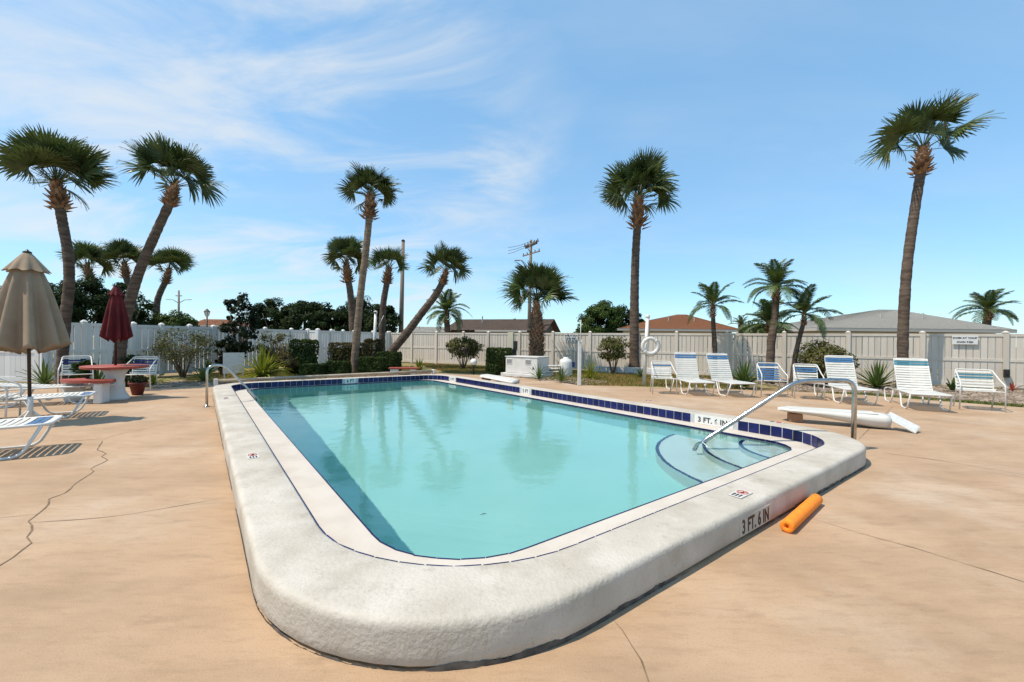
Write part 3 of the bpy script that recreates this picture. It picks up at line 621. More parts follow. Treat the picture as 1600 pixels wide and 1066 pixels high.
# ------------------------------------------------------------------ trees, shrubs, hedges
def leaf_mesh(name, pts, nrm, size, m, aspect=.5, jit=.7, bend=.25):
    """one quad leaf (two folded halves) per point"""
    n_ = len(pts); pts = np.asarray(pts); nrm = np.asarray(nrm) + nrng.normal(0, jit, (n_, 3)); nrm /= np.linalg.norm(nrm, axis=1)[:, None] + 1e-9
    a = nrng.normal(0, 1, (n_, 3)); t = np.cross(nrm, a); t /= np.linalg.norm(t, axis=1)[:, None] + 1e-9; b = np.cross(nrm, t)
    l = (size*nrng.uniform(.65, 1.3, n_))[:, None]; w = l*aspect*.5
    v = np.empty((n_, 4, 3)); v[:, 0] = pts - t*l*.5; v[:, 1] = pts + b*w + nrm*l*bend*.3; v[:, 2] = pts + t*l*.5 - nrm*l*bend*.4; v[:, 3] = pts - b*w + nrm*l*bend*.3
    v = v.reshape(-1, 3); me = bpy.data.meshes.new(name); me.vertices.add(len(v)); me.vertices.foreach_set('co', v.ravel())
    me.loops.add(4*n_); me.loops.foreach_set('vertex_index', np.arange(4*n_, dtype=np.int32)); me.polygons.add(n_)
    me.polygons.foreach_set('loop_start', np.arange(0, 4*n_, 4, dtype=np.int32)); me.update(calc_edges=True); me.validate(); me.materials.append(m); return me
def clumps(c, rad, k, r, squash=1, keep=.55):
    """clump centres through an ellipsoid, more of them near its skin"""
    out = []
    while len(out) < k:
        d = Vector((r.gauss(0, 1), r.gauss(0, 1), r.gauss(0, 1))).normalized()*(r.uniform(.25, 1)**.45)
        p = Vector((c[0] + d.x*rad[0], c[1] + d.y*rad[1], c[2] + d.z*rad[2])); out.append((p, d))
    return out
def foliage_pts(c, rad, k, per, cr_, seed):
    r = random.Random(seed); P_, N_ = [], []
    for p, d in clumps(c, rad, k, r):
        n_ = int(per*r.uniform(.6, 1.4)); s = cr_*r.uniform(.6, 1.35); q = nrng.normal(0, 1, (n_, 3)); q /= np.linalg.norm(q, axis=1)[:, None]; q *= (nrng.uniform(.2, 1, n_)**.5)[:, None]
        P_.append(np.array(p) + q*s*np.array((1, 1, .75))); N_.append(q + np.array(d)*.8 + np.array((0, 0, .5)))
    return np.concatenate(P_), np.concatenate(N_)
def tree(label, px, ytop, hw, Y, m, seed, name='shade_tree', leaf=.22, k=60, per=110, zlow=.9, cat='tree', foot_z=-.05):
    r = random.Random(seed); t = D(px, ytop, Y); base = Vector((t.x, Y, foot_z)); root = empty(name, base, 0, label, cat); h = t.z - foot_z
    rx = hw*Y/F; c = (0, 0, (h + zlow)/2); rad = (rx, rx*.9, (h - zlow)/2); bm = bmesh.new()
    add_tube(bm, [(0, 0, 0), (r.uniform(-.1, .1), 0, h*.3), (r.uniform(-.2, .2), r.uniform(-.2, .2), h*.62)], [.055*h*.6, .04*h*.6, .02*h*.6], 8)
    for i in range(6):
        a = i*1.05 + r.uniform(-.3, .3); add_tube(bm, [(0, 0, h*.22), (math.cos(a)*rx*.4, math.sin(a)*rx*.35, h*.42), (math.cos(a)*rx*.75, math.sin(a)*rx*.7, h*r.uniform(.5, .75))], [.02*h, .013*h, .005*h], 5)
    obj('trunk', bm, M_twig, root, True)
    p, n_ = foliage_pts(c, rad, k, int(per*1.9), max(rx, .5)*.27, seed); link('crown', leaf_mesh('crown', p, n_, leaf*.68, m), None, root); return root
tree('dark leafy tree between the tan umbrella and the tall dark palm', 62, 432, 52, 24, M_oak, 41, leaf=.26, k=70, per=120)
tree('dark spreading tree rising between the two near palms', 128, 436, 50, 26, M_oak, 42, leaf=.26, k=70, per=120)
tree('dark round tree behind the red umbrella', 190, 446, 40, 27, M_oak, 43, leaf=.26, k=60, per=110)
tree('bright green low tree left of the kinked palm', 228, 486, 30, 29, M_oak2, 44, leaf=.24, k=45, per=100)
tree('low tree with sunlit top right of the kinked palm', 276, 488, 30, 30, M_oak2, 45, leaf=.24, k=45, per=100)
tree('dark low tree beyond the white fence panel, half covered by the tan umbrella', 5, 470, 40, 24, M_oak, 46, leaf=.26, k=40, per=100)
for i, (px, yt, hw, Y, lab) in enumerate(((433, 470, 36, 36, 'dark dense tree behind the glossy magnolia'), (477, 466, 34, 35, 'dark domed tree in the middle of the tree row beyond the fence'), (520, 476, 30, 35, 'dark tree with a lighter flank left of the pale palm'),
                                          (556, 466, 36, 36, 'dark tree directly behind the slender pale palm'), (598, 478, 28, 34, 'dark tree with hanging edge left of the tall bare pole'))):
    tree(lab, px, yt, hw, Y, M_oak, 50 + i, leaf=.30, k=70, per=120)
tree('round green tree between the brown and the orange roof', 938, 474, 36, 38, M_oak2, 60, leaf=.30, k=80, per=130)
tree('dark green tree behind the straight palm', 976, 478, 26, 40, M_oak, 61, leaf=.30, k=60, per=120)
tree('small far tree top over the brown ridge', 800, 499, 16, 60, M_oak, 62, leaf=.4, k=25, per=70)
tree('low tree showing beneath the feathery palms beyond the fence', 1190, 503, 36, 24, M_oak2, 63, leaf=.22, k=40, per=100)
def shrub(label, px, py, hw, hpx, m, seed, name='shrub', leaf=.075, k=70, per=55, Y=None, stems=9, spread=.45, zlow=.35, cat='shrub', box=False, clump=.26, depth=.85):
    base = G(px, py) if Y is None else D(px, py, Y); base.z = -.03; Y = base.y; root = empty(name, base, 0, label, cat); r = random.Random(seed)
    rx, h = hw*Y/F, hpx*Y/F
    bm = bmesh.new()
    for i in range(stems):
        a = i*2.4 + r.uniform(-.3, .3); e = Vector((math.cos(a)*rx*r.uniform(.3, .8), math.sin(a)*rx*.7*r.uniform(.3, .8), h*r.uniform(.55, .88)))
        add_tube(bm, [(math.cos(a)*.04, math.sin(a)*.04, 0), e*.45 + Vector((0, 0, h*.05)), e], [.022*(h/1.3), .014*(h/1.3), .005], 5)
        for b_ in range(3):
            q = e*.5 + Vector((0, 0, h*.04)); add_tube(bm, [q, q + Vector((r.uniform(-.3, .3)*rx, r.uniform(-.3, .3)*rx, h*r.uniform(.15, .4)))], [.009, .004], 4)
    obj('stem', bm, M_twig, root, True)
    p, n_ = foliage_pts((0, 0, h*(zlow + 1)/2), (rx*.92, rx*depth, h*(1 - zlow)/2), k, per, rx*clump, seed); link('foliage', leaf_mesh('foliage', p, n_, leaf, m), None, root); return root
def hedge(label, px, py, wpx, hpx, dep, m, seed, leaf=.085, n_=3600, rz=0, name='clipped_hedge'):
    base = G(px, py); Y = base.y; base.z = -.03; w, h = wpx*Y/F, hpx*Y/F; root = empty(name, base, rz, label, 'hedge'); base.y += 0
    # foliage: leaves in the skin of a soft box
    u = nrng.uniform(-1, 1, (n_, 3)); ax = nrng.integers(0, 5, n_); nn = np.zeros((n_, 3))
    for i, (a, s) in enumerate(((0, -1), (0, 1), (1, -1), (1, 1), (2, 1))): k = ax == i; u[k, a] = s*(1 - np.abs(nrng.normal(0, .10, k.sum()))); nn[k, a] = s
    lump = .10*np.sin(u[:, :1]*5 + seed)*np.cos(u[:, 1:2]*4 + u[:, 2:3]*3); u = np.sign(u)*np.abs(u)**1.0*(1 + lump); edge = np.linalg.norm(np.abs(u)**4, axis=1)[:, None]**(1/4)*.97; u = u/np.maximum(1, edge)
    p = u*np.array((w/2, dep/2, h/2)) + np.array((0, 0, h/2 + .03)); link('foliage', leaf_mesh('foliage', p, nn, leaf, m, .6, .55), None, root)
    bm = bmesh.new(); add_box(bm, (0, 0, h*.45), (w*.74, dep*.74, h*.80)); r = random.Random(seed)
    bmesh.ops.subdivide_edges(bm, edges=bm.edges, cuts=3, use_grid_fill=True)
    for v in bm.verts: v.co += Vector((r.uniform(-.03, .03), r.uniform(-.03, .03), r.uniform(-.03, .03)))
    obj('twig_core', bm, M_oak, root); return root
def sword(label, px, py, hpx, n_, m, seed, Y=None, w=.03, name='spiky_plant', cat='plant', el=(10, 85), droop=.35):
    base = G(px, py) if Y is None else D(px, py, Y); base.z = -.02; L = hpx*base.y/F; root = empty(name, base, 0, label, cat); r = random.Random(seed)
    for i in range(n_):
        a = i*2.39996 + r.uniform(-.2, .2); e = R(el[0] + (el[1] - el[0])*(i + .5)/n_ + r.uniform(-8, 8)); l = L*r.uniform(.75, 1.15); vs_, fs = [], []
        for j, s in enumerate((0, .3, .6, .85, 1)):
            rr_ = l*s*math.cos(e); z = l*s*math.sin(e) - droop*l*s**2.4*math.cos(e) + .05; ww = w*(.7, 1, .8, .45, .04)[j]; z = max(z, .01); c, s_ = math.cos(a), math.sin(a)
            vs_ += [(rr_*c - ww*s_, rr_*s_ + ww*c, z + .012), (rr_*c, rr_*s_, z), (rr_*c + ww*s_, rr_*s_ - ww*c, z + .012)]
            if j: k = 3*j; fs += [(k - 3, k - 2, k + 1, k), (k - 2, k - 1, k + 2, k + 1)]
        link('blade', pyd('blade', vs_, fs, m), None, root)
    return root
shrub('twiggy olive bush with bare stems against shaded white fence', 286, 586, 50, 74, M_shrub, 71, Y=14.6, leaf=.075, k=85, per=36, zlow=.30, stems=14)
shrub('low rounded bush behind the red table', 200, 590, 24, 52, M_shrub2, 72, Y=11.8, leaf=.07, k=60, per=60, zlow=.2)
shrub('leafy bright green plant beside the dark palm trunk', 128, 592, 16, 52, M_oak2, 73, Y=10.9, leaf=.10, k=34, per=36, zlow=.25)
mg = shrub('tall dark glossy leaved small tree behind white sign', 374, 588, 31, 128, M_mag, 74, Y=16.2, leaf=.15, k=70, per=36, zlow=.12, name='magnolia', cat='tree', clump=.22, stems=8)
shrub('dark glossy sapling left of the small tree', 346, 586, 13, 56, M_mag, 75, Y=15.8, leaf=.12, k=26, per=32, zlow=.1)
shrub('pale twiggy bush in front of the white fence', 430, 583, 32, 62, M_shrub, 76, Y=17.4, leaf=.09, k=60, per=42, zlow=.15, stems=16)
sword('bushy yellow green palm clump beside the white sign', 410, 592, 52, 150, M_yel, 77, w=.030, el=(12, 88), droop=.5)
shrub('rust brown low shrub with dark foot', 450, 590, 19, 36, M_rust, 78, Y=15.6, leaf=.08, k=44, per=46, zlow=.25)
hedge('dark square hedge behind the rust brown shrub', 475, 585, 30, 54, .9, M_shrub2, 79)
hedge('low dark clipped hedge at the fence corner post', 545, 580, 56, 44, .8, M_rust, 80)
hedge('small clipped hedge block left of the pale palm foot', 492, 588, 34, 19, .7, M_shrub2, 81)
hedge('small clipped hedge block touching the pale palm foot', 530, 587, 28, 22, .7, M_shrub2, 82)
hedge('clipped hedge block right of the pale palm foot', 583, 584, 36, 26, .8, M_shrub2, 83)
hedge('rounded clipped hedge beside the low red bench', 608, 580, 32, 30, .9, M_shrub2, 84)
hedge('tall dark hedge mass behind the white lamp pole', 583, 576, 24, 46, .7, M_rust, 85)
hedge('square clipped hedge left of the white cabinet', 780, 584, 40, 40, 1.0, M_shrub2, 86, n_=4600)
shrub('open multi stemmed shrub with pale leaves by the globe lamp', 724, 573, 30, 50, M_shrub, 87, Y=20.5, leaf=.13, k=60, per=38, zlow=.36, stems=9)
shrub('open multi stemmed shrub between sign post and straight palm', 958, 583, 27, 58, M_shrub, 88, Y=18.2, leaf=.12, k=58, per=38, zlow=.36, stems=9)
shrub('broad tan flecked bush behind the lounger row', 1290, 597, 41, 70, M_shrub, 89, Y=13.6, leaf=.085, k=110, per=60, zlow=.14, stems=18)
sword('arching green sword leaved clump behind the loungers', 1162, 606, 46, 70, M_spiky, 90, w=.035)
sword('spiky star shaped green yucca right of the big bush', 1370, 607, 42, 80, M_spiky, 91, w=.028, el=(5, 88), droop=.12)
sword('thin leaved tuft at the foot of the tallest palm', 1447, 600, 40, 30, M_spiky, 92, w=.018, el=(40, 88))
sword('small broad leaved green seedling in the pebble bed', 1488, 612, 20, 9, M_oak2, 93, w=.055, el=(25, 80))
sword('small dark red leaved plant in the pebble bed by the fence', 1582, 613, 18, 8, M_red, 94, w=.03, el=(35, 85))
sword('sprawling spiky green plant behind the left armchair', 70, 604, 42, 34, M_spiky, 95, w=.03, el=(25, 86))
sword('grassy spiky clump behind the red round table', 152, 606, 40, 44, M_spiky, 96, w=.022, el=(15, 86))
sword('grassy tuft beside the flower pot chair', 240, 602, 30, 40, M_yel, 97, w=.014, el=(20, 86), droop=.6)
sword('spiky rosette on the bed left of white sign', 318, 597, 24, 44, M_spiky, 98, w=.022, el=(5, 85), droop=.15)
sword('taller spiky rosette under the olive bush', 325, 586, 26, 40, M_spiky, 99, w=.022, el=(15, 85), droop=.15)
sword('yellow fan of leaves beside the low red bench', 655, 582, 24, 26, M_yel, 100, w=.04, el=(15, 85), droop=.4)
sword('grey green spiky plant in front of the white cabinet', 842, 594, 26, 30, M_spiky, 101, w=.018, el=(15, 86))
sword('grey green spiky plant beside the white drum', 877, 598, 30, 32, M_spiky, 102, w=.018, el=(20, 88))
sword('yellowish fern palm behind the white sign post', 922, 592, 36, 44, M_yel, 103, w=.02, el=(15, 86), droop=.6)
sword('grassy tuft at the foot of the straight palm', 1000, 590, 18, 36, M_spiky, 104, w=.016, el=(10, 86))
sword('small yellow tuft between hedge blocks', 512, 586, 26, 30, M_yel, 105, w=.014, el=(35, 88))
# grass: nobody could count the blades
def scatter(poly, n_, seed):
    q = np.array(poly); r = np.random.default_rng(seed); out = []
    lo, hi = q.min(0), q.max(0); out = np.zeros((0, 2))
    for _ in range(60):
        if len(out) >= n_: break
        p = r.uniform(lo, hi, (4*n_, 2)); ins = np.zeros(len(p), bool); j = len(q) - 1
        for i in range(len(q)):
            c = (q[i, 1] > p[:, 1]) != (q[j, 1] > p[:, 1]); x = (q[j, 0] - q[i, 0])*(p[:, 1] - q[i, 1])/(q[j, 1] - q[i, 1] + 1e-12) + q[i, 0]; ins ^= c & (p[:, 0] < x); j = i
        out = np.concatenate((out, p[ins]))
    return out[:n_]
lawn = [fr(650)[:2], fr(1120)[:2], (7.2, 13.0), (4.2, 13.3), (2.3, 13.5), (1.7, 14.8), (.2, 17.8), (-2.7, 17.8)]
lawn = [(p[0], p[1] - (.25 if i < 2 else 0)) for i, p in enumerate(lawn)]
def blades(name, poly, n_, seed, m, h, lab):
    p = scatter(poly, n_, seed); n_ = len(p); r = np.random.default_rng(seed + 1); a = r.uniform(0, 6.28, n_); hh = h*r.uniform(.5, 1.3, n_); ln = r.uniform(.1, .7, n_)*hh; w = .009
    v = np.empty((n_, 3, 3)); dx_, dy_ = np.cos(a), np.sin(a)
    v[:, 0] = np.stack((p[:, 0] - dy_*w, p[:, 1] + dx_*w, np.full(n_, -.03)), 1); v[:, 1] = np.stack((p[:, 0] + dy_*w, p[:, 1] - dx_*w, np.full(n_, -.03)), 1); v[:, 2] = np.stack((p[:, 0] + dx_*ln, p[:, 1] + dy_*ln, -.03 + hh), 1)
    v = v.reshape(-1, 3); me = bpy.data.meshes.new(name); me.vertices.add(len(v)); me.vertices.foreach_set('co', v.ravel()); me.loops.add(3*n_); me.loops.foreach_set('vertex_index', np.arange(3*n_, dtype=np.int32))
    me.polygons.add(n_); me.polygons.foreach_set('loop_start', np.arange(0, 3*n_, 3, dtype=np.int32)); me.update(calc_edges=True); me.materials.append(m)
    return tag(link(name, me), lab, 'grass', kind='stuff')
blades('grass', lawn, 42000, 3, M_grass, .085, 'patchy dry grass in front of the long beige fence')
lawn2 = [(-9.4, 11.6), (-8.7, 12.6), (-5.6, 15.3), (-3.2, 17.6), (-5.2, 22.0), (-9.0, 20.6), (-11.6, 15.3)]
blades('grass', lawn2, 16000, 5, M_grass, .07, 'thin dry grass among the hedges behind the deep end')
edge_strip = [(8.9, 12.2), (9.8, 11.65), (12.0, 9.4), (14.5, 7.1), (14.8, 7.4), (12.3, 9.9), (10.2, 12.0)]
blades('grass', edge_strip, 5000, 6, leafmat('edge_grass', (.10, .14, .03), (.16, .17, .045)), .06, 'green grass strip edging the deck before the pebble bed')
# pebbles
def pebbles(label, poly, n_, seed, size=(.02, .055)):
    r = random.Random(seed); bm = bmesh.new(); t = bmesh.new(); bmesh.ops.create_icosphere(t, subdivisions=1, radius=1); bv = [v.co.copy() for v in t.verts]; t.verts.ensure_lookup_table(); bf = [[v.index for v in f.verts] for f in t.faces]; t.free()
    V_, F_ = [], []
    for i, (x, y) in enumerate(scatter(poly, n_, seed)):
        s = r.uniform(*size); sc = Vector((s*r.uniform(.8, 1.4), s*r.uniform(.8, 1.3), s*r.uniform(.45, .8))); m3 = Matrix.Rotation(r.uniform(0, 6.28), 3, 'Z'); o_ = len(V_)
        V_ += [tuple(m3 @ Vector((b.x*sc.x, b.y*sc.y, b.z*sc.z)) + Vector((x, y, -.03 + sc.z*.55))) for b in bv]; F_ += [tuple(k + o_ for k in f) for f in bf]
    bm.free(); return tag(link('pebbles', pyd('pebbles', V_, F_, M_stone, True)), label, 'pebbles', kind='stuff')
bed = [(8.6, 12.5), (10.3, 12.1), (12.4, 10.0), (14.9, 7.6), fr(1690)[:2], fr(1150)[:2]]
pebbles('tan pebble bed between the deck and the beige fence', bed, 9000, 11, (.02, .055))
pebbles('gravel border behind the left handrail', [(-10.9, 12.0), (-9.7, 11.5), (-8.7, 12.5), (-9.0, 13.2), (-10.6, 12.9)], 1600, 12)
pebbles('pebbles and soil border around the white cabinet', [(1.2, 15.2), (2.2, 13.4), (3.4, 14.3), (2.6, 16.2), (.4, 17.4), (-.4, 16.5)], 1300, 13)
pebbles('gravel strip behind the long low beam', [(-8.4, 12.5), (-3.0, 17.5), (-3.4, 18.0), (-8.9, 13.0)], 1500, 14, (.015, .04))
# ------------------------------------------------------------------ chairs and loungers
def strap(parent, w, width, mtx, m, th=.005, sagk=.012):
    key = ('strap', round(w, 3), width, m.name, sagk)
    if key not in MATS:
        bm = bmesh.new(); n_ = 6; rows = []
        for i in range(n_ + 1):
            x = -w/2 + w*i/n_; z = -sagk*(1 - (2*i/n_ - 1)**2) + (.012 if i in (0, n_) else .013); rows.append([bm.verts.new((x, y, z + t)) for y, t in ((-width/2, 0), (width/2, 0), (width/2, th), (-width/2, th))])
        for a_, b_ in zip(rows, rows[1:]):
            for k_ in range(4): bm.faces.new((a_[k_], a_[(k_ + 1) % 4], b_[(k_ + 1) % 4], b_[k_]))
        bm.faces.new(rows[0][::-1]); bm.faces.new(rows[-1]); bmesh.ops.recalc_face_normals(bm, faces=bm.faces); MATS[key] = mesh('strap', bm, m)
    o = link('strap', MATS[key], None, parent); o.matrix_local = mtx; return o
def armchair(loc, rz, label, back_cols, seat_cols, group=None, w=.60):
    t = empty('armchair', loc, rz, label, 'chair', group); h = w/2; r = .0135
    side = lambda s: [(s*(h + .01), -.27, 0), (s*h, -.29, .56), (s*(h - .02), -.12, .64), (s*(h - .045), .27, .86)]
    tube('outer_frame', fillet(side(-1) + side(1)[::-1], .07, 5), r, M_white, t)
    for s in (-1, 1):
        tube('rear_leg', [(s*(h - .03), .30, 0), (s*(h - .03), .12, .40), (s*(h - .03), .10, .45)], r, M_white, t)
    tube('inner_frame', fillet([(-h + .045, .265, .83), (-h + .045, .14, .385), (-h + .045, -.27, .42), (h - .045, -.27, .42), (h - .045, .14, .385), (h - .045, .265, .83)], .04, 4), r*.9, M_white, t)
    for s in (-1, 1): tube('side_brace', [(s*(h - .04), -.255, .42), (s*(h + .003), -.275, .42)], r*.8, M_white, t)
    iw = w - .075; bd = Vector((0, .265 - .14, .83 - .385)); n_ = len(back_cols)
    for i, m in enumerate(back_cols):
        q = Vector((0, .14, .385)) + bd*(.10 + .86*(n_ - 1 - i)/(n_ - 1)); strap(t, iw, .040, basis((1, 0, 0), bd, q - Vector((0, .0, 0))), m)
    n_ = len(seat_cols)
    for i, m in enumerate(seat_cols): q = Vector((0, .12, .388)).lerp(Vector((0, -.265, .42)), (i + .5)/n_); strap(t, iw, .042, basis((1, 0, 0), (0, 1, -.085), q), m, sagk=.02)
    return t
W_, B_, N_ = M_strapw, M_strapb, M_strapn
def pose(pa, pb):                                     # midpoint and turn from the two front feet
    a_, b_ = G(*pa), G(*pb); d = b_ - a_; return (a_ + b_)/2, math.atan2(d.y, d.x), d.length
def place(pa, pb, back): q, rz, l = pose(pa, pb); return q + Matrix.Rotation(rz, 3, 'Z') @ Vector((0, back, 0)), rz
q, rz = place((1021, 616), (1056, 617), .27); armchair(q, rz, 'white strap armchair with one blue band next to the life ring post', [W_, B_, W_, W_, W_, W_, W_], [W_]*7)
q, rz = place((1190, 620), (1230, 621.5), .27); armchair(q, rz, 'white armchair with mostly blue back straps and blue seat', [B_, W_, B_, B_, B_, B_, B_], [B_]*7)
q, rz = place((1243, 623.5), (1286, 626), .27); armchair(q, rz, 'white strap armchair with a broad blue band in front of the big bush', [W_, B_, B_, W_, W_, W_, W_], [W_]*7)
q, rz = place((1503, 640), (1567, 644.5), .27); armchair(q, rz, 'wide white strap armchair with teal band before the sign on the fence', [W_, M_strapt, M_strapt, W_, W_, W_, W_], [W_]*7, w=.66)
q, rz = place((90, 613), (146, 610), .27); armchair(q, rz, 'white strap armchair with navy band behind the red bench', [W_, N_, N_, W_, W_, W_, W_], [W_]*7)
q, rz = place((190, 612), (233, 611), .27); armchair(q, rz, 'white strap armchair with navy band behind the red flower pot', [W_, N_, N_, W_, W_, W_, W_], [W_]*7)
armchair(G(-2, 662) + Vector((-.25, .05, 0)), R(126), 'white strap armchair beside the tan umbrella stand', [W_, N_, W_, W_, W_, W_, W_], [W_]*7)
def lounger(loc, rz, label, back_el, top_blue=B_, seat_blue=(), w=.64, L=1.85, zr=.34, group=None):
    """foot end at -y; origin between the feet of the foot end"""
    t = empty('lounge_chair', loc, rz, label, 'lounge chair', group); h = w/2; r = .0165; yb = L*.60
    y0, y1 = -.20, L - .35
    tube('seat_frame', fillet([(-h, y1, zr), (-h, y0, zr + .02), (h, y0, zr + .02), (h, y1, zr)], .10, 5), r, M_white, t)
    for s in (-1, 1):
        tube('foot_sled', fillet([(s*h, y0 + .06, zr + .01), (s*(h + .012), .02, .012), (s*(h + .012), .40, .012), (s*h, .55, zr)], .10, 5), r, M_white, t)
        tube('head_sled', fillet([(s*h, y1, zr), (s*(h + .03), y1 + .16, zr - .03), (s*(h + .03), y1 + .08, .012), (s*(h + .012), y1 - .32, .012), (s*h, y1 - .46, zr)], .10, 5), r, M_white, t)
    for y in (.30, y1 - .12): tube('cross_bar', [(-h, y, zr - .01), (0, y + .02, zr - .05), (h, y, zr - .01)], r*.8, M_white, t)
    e = R(back_el); bl = .80; d = Vector((0, math.cos(e), math.sin(e))); o_ = Vector((0, yb - .28, zr + .012))
    bt_ = o_ + d*bl; hw_ = h - .025
    tube('back_frame', fillet([o_ + Vector((-hw_, 0, 0)), bt_ + Vector((-hw_, 0, 0)), bt_ + Vector((hw_, 0, 0)), o_ + Vector((hw_, 0, 0))], .09, 5), r*.95, M_white, t)
    if back_el > 20:
        for s in (-1, 1): tube('back_strut', [o_ + d*.42 + Vector((s*hw_*.96, .01, 0)), (s*hw_, y1 - .05, zr - .03)], .008, M_white, t)
    n_ = 13
    for i in range(n_):
        f = (i + .6)/n_; m = top_blue if i in (n_ - 2,) or (i == n_ - 3 and top_blue is not N_) else W_
        strap(t, 2*hw_ + .02, .048, basis((1, 0, 0), d, o_ + d*(bl*f) - Vector((0, -d.z, d.y))*-.0), m)
    n2 = int((yb - .30 - y0)/.061)
    for i in range(n2):
        y = y0 + .05 + (yb - .34 - y0)*i/(n2 - 1); strap(t, w - .012, .047, basis((1, 0, 0), (0, 1, 0), (0, y, zr + .01)), B_ if i in seat_blue else W_)
    return t
def lplace(pa, pb, **k): q, rz, l = pose(pa, pb); return q, rz
q, rz = lplace((1070, 618), (1118, 618.5)); lounger(q, rz - .04, 'upright white strap lounge chair right after the life ring armchair', 70)
q, rz = lplace((1136, 620), (1176, 620.5)); lounger(q, rz + .06, 'upright white strap lounge chair in front of the arching green clump', 66)
q, rz = lplace((1311, 631), (1372, 634)); lounger(q, rz, 'upright white strap lounge chair between big bush and spiky yucca', 68)
q, rz = lplace((1418, 640), (1484, 644.5)); lounger(q, rz, 'upright white strap lounge chair with teal top band at the foot of the tallest palm', 64, M_strapt)
for (foot, lab, sb) in ((Vector((-5.55, 4.74, 0)), 'flat white strap lounger with blue foot straps closest to the cracked deck', (1, 2)), (Vector((-7.46, 7.08, 0)), 'flat white strap lounger beside the tan umbrella stand', (0, 1)), (Vector((-8.62, 8.72, 0)), 'flat white strap lounger in front of the red bench', (0,))):
    lounger(foot + V2*.33, TH + R(90), lab, 6, N_, sb)
# ------------------------------------------------------------------ umbrellas, table, bench, pot
def umbrella(loc, label, m, ztop, zbot, rbot, seed, pole_r=.022, z0=0, skirt=.26, folds=9, ex=.5, cap=.5):
    t = empty('closed_umbrella', loc, 0, label, 'umbrella'); r = random.Random(seed); n_ = 96; ph = [r.uniform(-.35, .35) for _ in range(folds + 1)]
    def rad(a, s):                                   # s 0 top .. 1 hem
        base_r = .035 + (rbot - .035)*(s**ex); f = math.cos(folds*a + .6*math.sin(a + seed) + .5*math.sin(2*a)); return base_r*(1 + (.06 + .26*s)*f + .07*s*math.sin(3*a + seed))
    bm = bmesh.new(); rings = []
    for j in range(19):
        s = j/18; z = ztop - .12 + (zbot - ztop + .12)*s; ring = []
        for i in range(n_):
            a = 2*math.pi*i/n_; dz = (.05*math.cos(folds*a + .6*math.sin(a + seed) + .5*math.sin(2*a)) + .03*math.sin(2*a))*(s**3); q = rad(a, s); ring.append(bm.verts.new((q*math.cos(a), q*math.sin(a), z + dz)))
        rings.append(ring)
    inner = [bm.verts.new((v.co.x*.80, v.co.y*.80, v.co.z + .10)) for v in rings[-1]]; rings.append(inner)
    for A, B in zip(rings, rings[1:]):
        for i in range(n_): j = (i + 1) % n_; bm.faces.new((A[i], A[j], B[j], B[i]))
    bm.faces.new(rings[0][::-1]); obj('canopy', bm, m, t, True)
    bm = bmesh.new(); rings = []                      # vent cap on top
    for j in range(7):
        s = j/6; ring = []
        for i in range(n_): a = 2*math.pi*i/n_; q = (.04 + (rbot*cap)*s**.9)*(1 + .13*s*math.cos(folds*a + 1)); ring.append(bm.verts.new((q*math.cos(a), q*math.sin(a), ztop - skirt*s + .015*math.sin(folds*a)*s)))
        rings.append(ring)
    for A, B in zip(rings, rings[1:]):
        for i in range(n_): j = (i + 1) % n_; bm.faces.new((A[i], A[j], B[j], B[i]))
    bm.faces.new(rings[0][::-1]); obj('vent_cap', bm, m, t, True)
    bm = bmesh.new(); lathe(bm, [(.05, ztop - .01), (.055, ztop + .008), (.02, ztop + .03), (.012, ztop + .05)], 12); obj('finial', bm, M_pole, t, True)
    tube('pole', [(0, 0, z0), (0, 0, ztop)], pole_r, M_pole, t, 10); return t
ub = G(47, 662)
u1 = umbrella(ub, 'closed tan canvas umbrella on black pole in white stand', M_tan, 2.70, 1.17, .38, 3, skirt=.30, cap=.52)
u1.rotation_euler = (0, R(-1.5), 0)
us = empty('umbrella_stand', ub, 0, 'white tubular umbrella stand with angled struts', 'umbrella stand')
bm = bmesh.new(); lathe(bm, [(.034, .0), (.034, .42), (.026, .425)], 14); obj('sleeve', bm, M_white, us, True)
for i in range(4):
    a = R(20 + 90*i); tube('strut', [(math.cos(a)*.03, math.sin(a)*.03, .20), (math.cos(a)*.22, math.sin(a)*.22, .012)], .012, M_white, us)
    tube('foot', [(0, 0, .010), (math.cos(a)*.34, math.sin(a)*.34, .010)], .011, M_white, us)
tb = G(180, 624)
tbl = empty('round_table', tb, 0, 'red round patio table on thick white concrete pedestal', 'table')
bm = bmesh.new(); lathe(bm, [(.52, .685), (.56, .70), (.565, .735), (.55, .748), (.05, .752)], 48); obj('tabletop', bm, M_red, tbl)
bm = bmesh.new(); lathe(bm, [(.25, 0), (.24, .05), (.17, .18), (.145, .38), (.17, .56), (.24, .684)], 28); obj('pedestal', bm, M_conc, tbl, True)
umbrella(tb + Vector((0, 0, 0)), 'closed dark red umbrella standing in the red round table', M_maroon, 2.50, 1.32, .215, 5, .024, z0=.755, skirt=.2, cap=.40)
bb = G(131, 630)
bn = empty('curved_bench', bb, R(-6), 'red topped curved concrete bench on white base by the table', 'bench')
bm = bmesh.new(); A_, B__ = [], []
for i in range(17):
    a = R(-128 + 76*i/16); ca, sa = math.cos(a), math.sin(a); A_.append((ca*.98, sa*.98 + .80)); B__.append((ca*.62, sa*.62 + .80))
outl = A_ + B__[::-1]; vb = [bm.verts.new((x, y, .425)) for x, y in outl]; vt = [bm.verts.new((x, y, .485)) for x, y in outl]; bm.faces.new(vb[::-1]); bm.faces.new(vt)
for i in range(len(outl)): j = (i + 1) % len(outl); bm.faces.new((vb[i], vb[j], vt[j], vt[i]))
